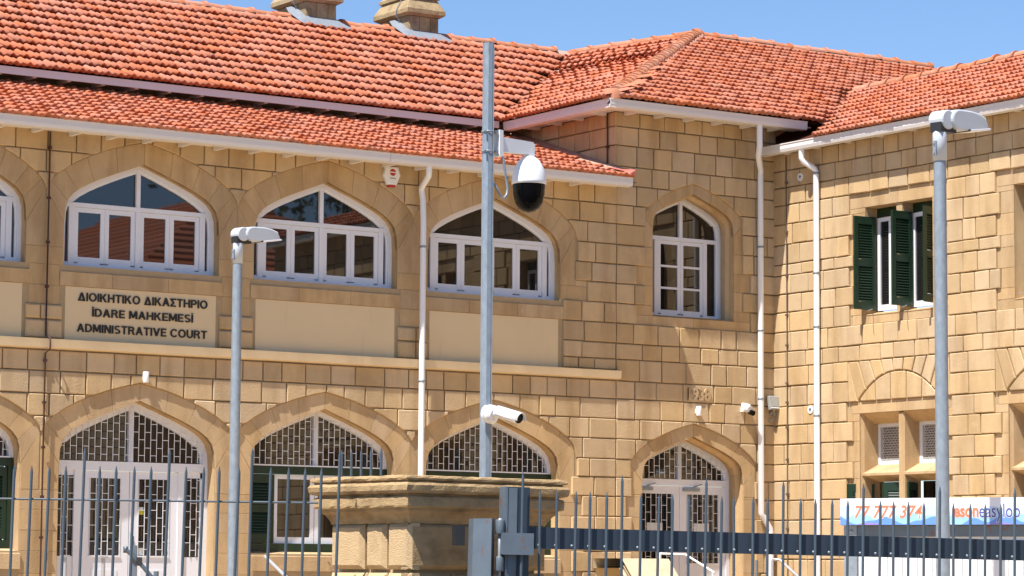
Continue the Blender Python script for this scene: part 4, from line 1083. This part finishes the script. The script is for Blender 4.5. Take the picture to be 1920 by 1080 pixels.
mb = MB(); mb.tube([(0, .02, -.03), (0, .09, -.06)], .022, 8); mb.tube([(0.03, -.0, -.03), (.01, .02, -.12), (-.03, .08, -.16)], .006, 5); mb.tube([(0.045, -.0, -.03), (.035, .02, -.13), (.0, .08, -.17)], .006, 5); mb.build('bracket', MFL, t)
for (y, z, lab) in ((-.585, 6.90, 'round white wall plate high up beside the white downpipe bend'), (-.775, 3.835, 'round white wall plate halfway up beside the straight white downpipe')):
    t = thing('wall_plate', lab, 'wall plate', (-.03, y, z), group='round white plates on the side wing')
    mb = MB(WC); mb.prism([(.055*math.cos(a*math.pi/10), .055*math.sin(a*math.pi/10)) for a in range(20)], 0, .012, .004); mb.build('disc', MWP, t)
    mb = MB(WC); mb.prism([(.026*math.cos(a*math.pi/8), .026*math.sin(a*math.pi/8)-.004) for a in range(9)], .012, .0145); mb.build('emblem', mat('emblem_ink', (.10, .12, .16), .5), t)
    mb = MB(WC); mb.box(-.022, .022, -.020, -.013, .012, .0140); mb.build('emblem_bar', MDK, t)

# ------------------------------------------------------------------ stone gate pillar
PA = math.radians(6.1)
PC = Vector((-13.429, -12.482, 0))
GP = thing('gate_pillar', 'sandstone gate pillar with moulded weathered cap and deep grooved joints', 'pillar', tuple(PC), (0, 0, PA))
PW, PD = 1.49, 1.16         # along the right face (x), along the left face (y)
prng = random.Random(5)
def slab(rings, name, m, jit=.0):
    """stack of rectangles (inset, z): corner at (inset, inset); edges subdivided and slightly worn"""
    mb = MB(); K = 24; per = []
    for (e, z) in rings:
        r = []
        cs = [(e, e), (PW-e, e), (PW-e, PD-e), (e, PD-e)]
        for i in range(4):
            a, b = cs[i], cs[(i+1) % 4]
            for k in range(K):
                t = k/K; r.append((a[0]+(b[0]-a[0])*t+prng.uniform(-jit, jit), a[1]+(b[1]-a[1])*t+prng.uniform(-jit, jit), z+prng.uniform(-jit, jit)))
        per.append(r)
    n = 4*K; mb.v = [p for r in per for p in r]
    for i in range(len(per)-1):
        for k in range(n): mb.f.append((i*n+k, i*n+(k+1) % n, (i+1)*n+(k+1) % n, (i+1)*n+k)); mb.sm.append(False)
    mb.f.append(tuple(range((len(per)-1)*n, len(per)*n))); mb.sm.append(False)
    return mb.build(name, m, GP)
slab([(.12, 2.02), (.11, 2.045), (.085, 2.085), (.06, 2.105), (.058, 2.125), (.026, 2.132), (.022, 2.145), (.022, 2.195), (.028, 2.206), (.048, 2.214), (.046, 2.224), (.006, 2.232), (-.004, 2.25), (-.006, 2.285), (.004, 2.302), (.030, 2.308), (.030, 2.316), (.006, 2.322), (.002, 2.335), (.008, 2.350), (.05, 2.356)], 'pillar_cap', MPC, .0026)
slab([(.175, 0), (.175, 2.03)], 'pillar_core', MP)
def pblock(face, a0, a1, z0, z1, ch=.03):
    if face == 'L': F = lambda s, z, n: (.145-n, PD-.145-s, z)          # looks along -x
    else: F = lambda s, z, n: (.145+s, .145-n, z)                        # looks along -y
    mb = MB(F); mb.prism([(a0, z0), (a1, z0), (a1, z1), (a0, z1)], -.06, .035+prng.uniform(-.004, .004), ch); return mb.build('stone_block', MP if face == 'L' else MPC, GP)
LL, RL = PD-.29, PW-.29
zt = [2.035, 1.685, 1.36, 1.02, .68, .34, .0]
for i in range(6):
    z1, z0 = zt[i]-.012, zt[i+1]+.012
    if i % 2 == 0:
        for a0, a1 in ((-.035, LL*.40), (LL*.40+.035, LL*.70), (LL*.70+.035, LL+.033)): pblock('L', a0, a1, z0, z1)
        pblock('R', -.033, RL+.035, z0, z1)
    else:
        for a0, a1 in ((-.035, LL*.45), (LL*.45+.012, LL*.72), (LL*.72+.012, LL+.033)): pblock('L', a0, a1, z0, z1)
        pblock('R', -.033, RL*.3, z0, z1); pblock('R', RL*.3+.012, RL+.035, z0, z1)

# ------------------------------------------------------------------ steel swing gate on the pillar
gd = Vector((.961, -.273, 0)).normalized()
GT = thing('swing_gate', 'blue-grey steel swing gate of pointed bars on a wide navy rail', 'gate', (-12.665, -12.942, 0), (0, .0135, math.atan2(gd.y, gd.x)))
def bar_mesh(h, nm, r=.0106):
    mb = MB(); mb.tube([(0, 0, .10), (0, 0, h-.05)], r, 8, cap=False); mb.tube([(0, 0, h-.05), (0, 0, h-.045), (0, 0, h)], [r, r, .002], 8); return mb.mesh(nm, MFE)
BS, BT = bar_mesh(2.253, 'bar'), bar_mesh(2.375, 'bar')
bolt = MB(); bolt.lathe([(0, .012), (.007, .011), (.010, .004), (.010, 0)], n=6); BOLT = bolt.mesh('bolt', MGA)
pt = .1222
for k in range(0, 34):
    tall = k % 5 == 0 and k > 0
    link('bar', BT if tall else BS, GT, (k*pt, -.055, 0), (RN.gauss(0, .004), RN.gauss(0, .004), 0))
    link('bolt', BOLT, GT, (k*pt-.014, -.045, 1.872), (math.pi/2, 0, 0))
link('bar', BT, GT, (-.155, -.10, 0))
mb = MB(); mb.box(-.075, 33.6*pt, -.022, .04, 1.847, 1.996); mb.build('rail', MRA, GT)
mb = MB(); mb.box(-.075, 33.6*pt, -.022, .03, .25, .34); mb.build('rail', MRA, GT)
# rolled hinge post of the gate leaf (I section)
mb = MB(); mb.box(-.250, -.085, -.050, -.036, .06, 2.27); mb.box(-.250, -.085, .07, .084, .06, 2.27); mb.box(-.180, -.166, -.036, .07, .06, 2.268); mb.build('hinge_post', MRA, GT)
mb = MB(); mb.box(-.262, -.248, -.062, .09, .06, 2.272); mb.build('post_flange', MGP, GT)
mb = MB(); mb.box(-.243, -.178, -.057, -.0505, .06, 2.262); mb.build('post_plate', MGP, GT)
mb = MB(); mb.box(-.30, -.075, -.105, -.060, 1.805, 1.945); mb.box(-.30, -.075, -.125, -.1055, 1.80, 1.95); mb.build('hinge_collar', MGP, GT)
for z in (1.99, 1.735):
    mb = MB(); mb.lathe([(0, -.05), (.030, -.05), (.032, -.045), (.032, .045), (.030, .05), (0, .05)], (-.300, -.055, z), 14); mb.build('hinge_barrel', MGP, GT)
mb = MB(); mb.lathe([(0, -.35), (.013, -.35), (.013, .2), (0, .2)], (-.300, -.055, 1.85), 10); mb.build('hinge_pin', MGA, GT)
mb = MB(); mb.add([(-.48, .02, .3), (-.375, -.10, .3), (-.375, -.10, 2.045), (-.47, .02, 2.045), (-.305, .05, .3), (-.305, .05, 2.05), (-.472, .16, .3), (-.46, .16, 2.045)], [(0, 1, 2, 3), (1, 4, 5, 2), (0, 3, 7, 6), (3, 2, 5, 7)]); mb.build('hinge_bracket', MGP, GT)
mb = MB(); mb.box(-.55, -.48, .18, .26, 1.86, 2.0); mb.build('junction_box', MDK, GT)

# ------------------------------------------------------------------ railing left of the pillar
fd = (Vector((-13.758, -11.849, 0))-Vector((-15.563, -10.636, 0))).normalized()
FN = thing('bar_fence', 'blue-grey railing of pointed round bars left of the stone pillar', 'fence', (-15.563, -10.636, 0), (0, 0, math.atan2(fd.y, fd.x)))
FS, FT = bar_mesh(2.413, 'bar', .0105), bar_mesh(2.543, 'bar', .0105)
for k in range(-4, 20):
    tall = (k-4) % 5 == 0
    link('bar', FT if tall else FS, FN, (k*.1208-.039, RN.uniform(-.003, .003), 0), (RN.gauss(0, .003), .0195+RN.gauss(0, .0025), 0))
mb = MB(); mb.tube([(-.6, .012, 2.180), (2.16, .012, 2.162)], .0075, 6); mb.build('rail', MFE, FN)
mb = MB(); mb.box(-.6, 2.26, -.015, .015, .26, .32); mb.build('rail', MFE, FN)
rf = thing('bar_fence', 'short stretch of blue-grey bars showing above the pillar cap', 'fence', (-12.394, -9.823, 0), (0, 0, math.atan2(-.603, -.001)))
RS = bar_mesh(2.645, 'bar')
for k in range(5): link('bar', RS, rf, (.151*k, 0, 0))
mb = MB(); mb.box(-.02, .65, -.015, .015, 2.20, 2.24); mb.build('rail', MFE, rf)
mb = MB(); mb.box(-.02, .65, -.015, .015, .3, .36); mb.build('rail', MFE, rf)

# ------------------------------------------------------------------ camera pole with two cameras
px0, py0 = -11.64, -10.75
PL = thing('camera_pole', 'tall galvanised faceted pole rising behind the stone pillar', 'pole', (px0, py0, 0))
mb = MB(); n = 8; vs = []
for z, r in ((0, .0475), (5.80, .0445)):
    for k in range(n):
        a = 2*math.pi*(k+.18)/n+YAW; vs.append((r*math.cos(a)-.0395*z*1.0, r*math.sin(a)-.049*z*1.0, z))
LEANX, LEANY = -.0395, -.049
vs = []
for z, r in ((0, .0485), (5.86, .0450)):
    for k in range(n):
        a = 2*math.pi*(k+.30)/n; vs.append((r*math.cos(a), r*math.sin(a), z))
mb.add(vs, [(k, (k+1) % n, n+(k+1) % n, n+k) for k in range(n)])
mb.build('shaft', MGA, PL)
mb = MB(); mb.lathe([(.044, 5.861), (.036, 5.863), (.034, 5.83), (0, 5.825)], n=14); mb.build('open_top', MDK, PL)
mb = MB(); mb.tube([(.022, -.047, .1), (.022, -.046, 5.82)], .004, 6); mb.build('weld_seam', MGA, PL)
# the frame of the view, horizontal, for parts that hang towards the right of the pole
rx = Vector((math.cos(YAW), -math.sin(YAW), 0)); fy = Vector((math.sin(YAW), math.cos(YAW), 0))
PT = thing('dome_camera', 'white domed swivelling camera with black globe on a pole arm', 'security camera', (px0, py0, 5.045), (0, 0, -YAW+.78))
mb = MB(); mb.box(.078, .118, -.055, .055, -.085, .125); mb.build('mounting_box', MWP, PT)
mb = MB(); mb.add([(.118, -.035, .075), (.118, .035, .075), (.118, .035, -.045), (.118, -.035, -.045), (.480, -.028, .072), (.480, .028, .072), (.480, .028, -.02), (.480, -.028, -.02),
                   (.498, -.028, .05), (.498, .028, .05), (.498, .028, -.08), (.498, -.028, -.08), (.430, -.028, -.03), (.430, .028, -.03), (.430, .028, -.08), (.430, -.028, -.08)],
                  [(0, 1, 5, 4), (1, 2, 13, 6, 5), (3, 0, 4, 7, 12), (2, 3, 12, 13), (4, 5, 9, 8), (5, 6, 10, 9), (4, 8, 11, 7), (8, 9, 10, 11), (12, 15, 14, 13), (7, 11, 15, 12), (6, 13, 14, 10), (15, 11, 10, 14)]); mb.build('arm', MWP, PT)
mb = MB(); mb.lathe([(.0, .014), (.03, .012), (.06, .0), (.09, -.030), (.115, -.075), (.132, -.13), (.139, -.19), (.139, -.212), (.128, -.217)], (.462, 0, -.055), 32); mb.build('sun_shield', MWP, PT)
mb = MB(); mb.lathe([(.132, -.215), (.130, -.245), (.128, -.26), (.126, -.30), (.112, -.36), (.085, -.405), (.05, -.432), (0, -.442)], (.462, 0, -.055), 32); mb.build('dome_cover', MBK, PT)
for z in (.105, -.052):
    mb = MB(); mb.lathe([(.050, -.006), (.053, -.006), (.053, .006), (.050, .006)], (0, 0, z), 16); mb.box(.04, .066, -.05, .05, z-.008, z+.008); mb.tube([(-.05, -.03, z), (-.075, -.035, z)], .008, 6); mb.build('clamp_band', MGA, PT)
mb = MB(); mb.tube([(.12, -.05, -.08), (.13, -.05, -.14), (.155, -.05, -.25), (.175, -.05, -.33), (.165, -.05, -.385), (.13, -.05, -.42), (.095, -.05, -.405), (.06, -.045, -.345), (.035, -.03, -.30)], .0105, 8); mb.build('cable', MGA, PT)
BC = thing('bullet_camera', 'white bullet camera with round base clamped low on the pole', 'security camera', (px0, py0, 2.90), (0, 0, -YAW))
BC.scale = (1.16, 1.16, 1.16); bx = Vector((.055, -.085, .0)); ax = Vector((.69, -.68, -.25)).normalized()
mb = MB(); mb.tube([(.000, -.045, .015), (.022, -.060, .012), (.024, -.061, .0118), (.050, -.085, .006), (.058, -.09, .004)], [.058, .060, .064, .064, .050], 20); mb.build('base', MWP, BC)
mb = MB()
for a in (.6, 2.2, 3.9, 5.3): mb.lathe([(0, .004), (.005, .004), (.005, 0)], (.04+.04*math.cos(a)*.6, -.105+.02*math.sin(a), .01+.045*math.sin(a)), 6)
mb.build('screw', MDK, BC)
mb = MB(); mb.tube([(.055, -.09, .012), (.095, -.118, .018), (.115, -.125, .012)], [.028, .024, .026], 12); mb.build('joint', MWP, BC)
p0 = Vector((.095, -.105, .022)); p1 = p0+ax*.185
mb = MB(); mb.tube([tuple(p0-ax*.002), tuple(p0+ax*.008), tuple(p1)], [.022, .036, .037], 20); mb.build('body', MWP, BC)
mb = MB(); q = p1+ax*.004; mb.tube([tuple(p1-ax*.012), tuple(q)], .0355, 20); mb.tube([tuple(q), tuple(q+ax*.002)], .022, 16); mb.build('lens', MBK, BC)
mb = MB(); s_ = ax.cross(Vector((0, 0, 1))).normalized(); u_ = s_.cross(ax); vs = []
for (t, r) in ((-.02, .0415), (.212, .0425), (.212, .0395), (-.02, .0385)):
    for k in range(13):
        a = math.radians(-20+220*k/12); pnt = p0+ax*t+(s_*math.cos(a)+u_*math.sin(a))*r; vs.append(tuple(pnt))
mb.add(vs, [(i*13+k, i*13+k+1, ((i+1) % 4)*13+k+1, ((i+1) % 4)*13+k) for i in range(4) for k in range(12)], True); mb.build('sun_shield', MWP, BC)

# ------------------------------------------------------------------ street lamps
def lamp(x, y, h, r0, r1, sc, label):
    t = thing('street_lamp', label, 'street lamp', (x, y, 0), (0, 0, -YAW+.78), group='grey street lamps with flat heads')
    mb = MB(); mb.tube([(0, 0, 0), (0, 0, h-.12*sc)], [r0, r1], 20); mb.build('pole', MGA, t)
    mb = MB(); mb.lathe([(r1+.002, h-.26*sc), (.058*sc, h-.26*sc), (.058*sc, h-.03*sc), (.045*sc, h), (0, h)], n=18); mb.build('spigot', MLU, t)
    mb = MB(); mb.box(-.074*sc, -.056*sc, -.015, .015, h-.22*sc, h-.10*sc); mb.tube([(-.07*sc, 0, h-.20*sc), (-.085*sc, 0, h-.20*sc)], .008*sc, 6); mb.tube([(-.07*sc, 0, h-.12*sc), (-.085*sc, 0, h-.12*sc)], .008*sc, 6); mb.build('clamp_screw', MGA, t)
    # head: side outline in (along, up), rounded rear, tapering nose
    out = []
    for k in range(13):
        a = math.radians(90+180*k/12); out.append((.105+.085*math.cos(a)*1.0, .075+.085*math.sin(a)))
    lower = [(.20, -.006), (.30, .006), (.44, .028), (.445, .034)]
    upper = [(.435, .055), (.41, .118), (.33, .148), (.24, .160)]
    poly = out+lower+upper
    def HM(tilt=math.radians(2)):
        def f(a, z, n):
            a *= 1.18*sc; z *= sc; n *= sc
            X = a*math.cos(tilt)-z*math.sin(tilt)*0; return (-.01+X+.045*sc, -n, h+.012*sc+z+a*.03)
        return f
    def half(w0, w1):
        mb = MB(HM()); k = len(poly)
        P0 = [(a, z, -w0) for a, z in poly]; P1 = [(a, z, w0*1.0) for a, z in poly]; I1 = [(a, z, w1) for a, z in inset(poly, .012)]; I0 = [(a, z, -w1) for a, z in inset(poly, .012)]
        # poly runs counter clockwise seen from -y
        vs = I0+P0+P1+I1; fs = [(r*k+i, r*k+(i+1) % k, (r+1)*k+(i+1) % k, (r+1)*k+i) for r in range(3) for i in range(k)]+[tuple(range(k)), tuple(range(3*k, 4*k))]
        mb.add(vs, fs); return mb
    half(.085, .092).build('head', MLU, t)
    # rear hinge drum
    mb = MB(HM()); cx, cz = -.0, .068
    ring_ = [(cx+.075*math.cos(a*math.pi/9), cz+.080*math.sin(a*math.pi/9)) for a in range(18)]
    mb.prism(ring_, -.07, .07, .008); mb.build('hinge_drum', MLU, t)
    mb = MB(HM()); mb.box(-.075, .10, -.035, .045, -.055, .055); mb.build('hinge_recess', MDK, t)
    mb = MB(HM()); mb.prism([(.225, -.012), (.455, .022), (.455, .038), (.225, .004)], -.088, .094, .002); mb.build('diffuser', MWP, t)
    mb = MB(HM()); mb.prism([(.20, -.012), (.226, -.008), (.226, .006), (.20, .002)], -.086, .0925); mb.build('diffuser_clip', MDK, t)
    return t
lamp(-9.70, -3.05, 5.135, .062, .050, .92, 'grey street lamp in front of the arched windows of the arcade')
lamp(-6.33, -10.17, 5.735, .066, .056, 1.12, 'grey street lamp in front of the green shuttered windows')

# ------------------------------------------------------------------ white cabin with banner
k0 = Vector((-6.004, -8.394, 0)); 
kd = Vector((-5.232, -9.955, 0))-k0; kd.normalize()
CB = thing('portable_cabin', 'white portable cabin with phone number banner along its roof edge', 'cabin', tuple(k0), (0, 0, math.atan2(kd.y, kd.x)))
KL = 3.2
mb = MB(); mb.box(.04, KL, .06, 2.2, .15, 2.10); mb.build('body', MCB, CB)
for i in range(21):
    pass
mb = MB()
for i in range(20): mb.box(.155+i*.15, .155+i*.15+.142, .044, .0605, .17, 2.02)
wp = mb.build('wall_panel', MCB, CB); wp['kind'] = 'stuff'
mb = MB(); mb.box(.015, .145, .020, .15, .12, 2.16); mb.build('corner_post', MGA, CB)
mb = MB(); mb.box(.145, KL, .030, .10, 2.055, 2.16); mb.build('roof_beam', MGP, CB)
mb = MB(); mb.lathe([(0, .012), (.014, .010), (.020, 0)], (0, 0, 0), 8); mb.build('bolt', MGA, CB, (.09, .018, 2.105), (math.pi/2, 0, 0))
mb = MB(); mb.box(-.01, KL+.05, -.02, 2.25, 2.163, 2.17); mb.build('roof_sheet', MGA, CB)
bnl = MB(); bnl.box(0, KL, -.032, -.022, -.125, .125); bno = bnl.build('banner', MBN, CB, (0, 0, 2.292))
def print_line(text, x0, x1, z0, caph, m, n, shear=0.0, bold=.012, name='letter'):
    ref = bounds(text_mesh('7', m, 0, bold)); full = bounds(text_mesh(text, m, 0, bold, shear)); sx = (x1-x0)/(full[1]-full[0]); sz = caph/(ref[3]-ref[2])
    for i, c in enumerate(text):
        if c == ' ': continue
        right = bounds(text_mesh(text[:i+1], m, 0, bold, shear))[1]
        for (mm, bb, nn) in ((MPR, bold+.035, n), (m, bold, n+.0015)):
            me = text_mesh(c, mm, 0, bb, shear); b = bounds(text_mesh(c, m, 0, bold, shear)); off = right-b[1]
            for v in me.vertices: v.co = (x0+(v.co.x+off-full[0])*sx, -.032-nn, z0+(v.co.y-ref[2])*sz)
            link(name if mm is not MPR else 'letter_edge', me, bno)
print_line('77 777 374', .150, .835, -.062, .118, MOR, .0015, .18)
print_line('eson', 1.150, 1.395, -.060, .128, MOR, .0015, 0, .03)
print_line('easyloo', 1.402, 1.80, -.060, .128, MBL, .0015, 0, .0)

# ------------------------------------------------------------------ small yard things at the foot of the picture
def bent_rail(name, label, cat, pts, r, m, posts, group=None):
    x0, y0 = pts[0][0], pts[0][1]; t = thing(name, label, cat, (x0, y0, 0), group=group)
    mb = MB(); mb.tube([(p[0]-x0, p[1]-y0, p[2]) for p in pts], r, 8); mb.build('rail', m, t)
    for (x, y, z) in posts:
        q = MB(); q.tube([(x-x0, y-y0, 0), (x-x0, y-y0, z)], r*.9, 8); q.build('post', m, t)
bent_rail('handrail', 'pale steel handrail sloping down below the shuttered arcade window', 'handrail', [(-7.96, -.60, 1.862), (-8.02, -1.25, 1.608), (-8.08, -1.9, 1.35)], .022, MHR, [(-8.02, -1.25, 1.59)])
bent_rail('handrail', 'pale steel handrail sloping down in front of the lowest part of the side wing', 'handrail', [(-1.118, -1.321, 1.891), (-1.035, -1.376, 1.885), (-1.137, -1.885, 1.654), (-1.2, -2.4, 1.45)], .018, MHR, [(-1.118, -1.321, 1.88), (-1.2, -2.38, 1.45)])
bent_rail('handrail', 'white handrail showing over the step parapet at the corner door', 'handrail', [(-2.20, -.40, 1.955), (-2.05, -.75, 1.945), (-1.98, -1.25, 1.72)], .014, MWP, [(-2.20, -.42, 1.945), (-1.98, -1.22, 1.73)])
ga = thing('gate_arm', 'grey articulated gate arm on a drilled post before the white door', 'gate opener', (-11.82, -5.036, 0), (0, 0, -YAW))
mb = MB(); mb.box(-.025, .025, -.025, .025, 0, 1.92); mb.build('post', MGP, ga)
mb = MB(); mb.tube([(-.075, -.04, 1.88), (.02, -.05, 1.80), (.18, -.05, 1.62), (.32, -.05, 1.47)], .020, 8); mb.build('arm', MFE, ga)
mb = MB(); mb.lathe([(0, -.03), (.025, -.03), (.025, .03), (0, .03)], (-.075, -.04, 1.88), 10); mb.build('pivot', MFE, ga)
mb = MB(); mb.box(.03, .08, -.07, -.03, 1.73, 1.81); mb.build('bracket', MDK, ga)
mb = MB(); mb.tube([(-.01, 0, 1.92), (-.01, 0, 2.0), (-.025, 0, 2.02), (-.04, 0, 2.015)], .006, 6); mb.build('hook', MFE, ga)
bo = MB(); bo.tube([(0, 0, 0), (0, 0, 1.68)], .025, 10); o = bo.build('bollard', MGP, None, (-11.636, -5.132, 0)); tag(o, 'short grey post right of the gate arm', 'post')
for (x, y, z, lab) in ((-10.632, -.983, 1.84, 'thin grey post at the left side panel of the arcade door'), (-10.066, -.757, 1.833, 'thin grey post before the left leaf of the arcade door')):
    bo = MB(); bo.tube([(0, 0, 0), (0, 0, z-.01)], .022, 10); bo.box(-.045, .045, -.03, .03, z-.01, z+.012); o = bo.build('queue_post', MHR, None, (x, y, 0)); tag(o, lab, 'post', 'thin posts before the arcade door')
bo = MB(); bo.tube([(0, 0, 0), (0, 0, 1.876)], .018, 10); o = bo.build('iron_post', MGP, None, (-1.91, -1.998, 0)); tag(o, 'short rusty-topped grey post beside the corner door', 'post')

# ------------------------------------------------------------------ what the windows mirror: the next red-roofed house and a tree
NB = thing('neighbour_house', 'red-roofed house mirrored in the arcade windows', 'building', (0, 0, 0))
mb = MB(); mb.box(2.0, 10, -36, -22.5, 0, 7.7); mb.build('wall', MS, NB)
def rows(a, b, c, d, n):
    mb = MB(); a, b, c, d = map(Vector, (a, b, c, d))
    for i in range(n):
        p, q = a.lerp(d, i/n), b.lerp(c, i/n); p2, q2 = a.lerp(d, (i+1)/n), b.lerp(c, (i+1)/n); up_ = Vector((0, 0, .06))
        mb.add([tuple(p), tuple(q), tuple(q+up_), tuple(p+up_), tuple(q2), tuple(p2)], [(0, 1, 2, 3), (3, 2, 4, 5)])
    return mb
rows((1.5, -22, 7.6), (1.5, -36.5, 7.6), (6.0, -32.0, 10.1), (6.0, -26.5, 10.1), 15).build('roof', MT, NB)
rows((10.5, -22, 7.6), (1.5, -22, 7.6), (6.0, -26.5, 10.1), (6.0, -26.5, 10.1), 15).build('roof', MT, NB)
def leafy(label, loc, hc, sp, seed, n):
    t = thing('leafy_tree', label, 'tree', loc)
    mb = MB(); mb.tube([(0, 0, 0), (.1, .1, hc*.45), (.3, -.2, hc)], [.32, .22, .10], 8); mb.build('trunk', MTK, t)
    tv = []; tf = []; r = random.Random(seed)
    for c in range(n):
        cx, cy, cz = r.gauss(0, sp), r.gauss(0, sp), hc+r.gauss(0, sp*1.1)
        for i in range(45):
            p = Vector((cx+r.gauss(0, .5), cy+r.gauss(0, .5), cz+r.gauss(0, .45))); a = Vector((r.gauss(0, 1), r.gauss(0, 1), r.gauss(0, 1))).normalized()*.16; b = Vector((r.gauss(0, 1), r.gauss(0, 1), r.gauss(0, 1))).normalized()*.09
            k = len(tv); tv += [tuple(p-a), tuple(p+b), tuple(p+a), tuple(p-b)]; tf.append((k, k+1, k+2, k+3))
    me = bpy.data.meshes.new('crown'); me.from_pydata(tv, [], tf); me.materials.append(MTR); link('crown', me, t)
leafy('dark leafy tree mirrored in the arcade windows', (17, -40, 0), 12.5, 2.2, 3, 60)
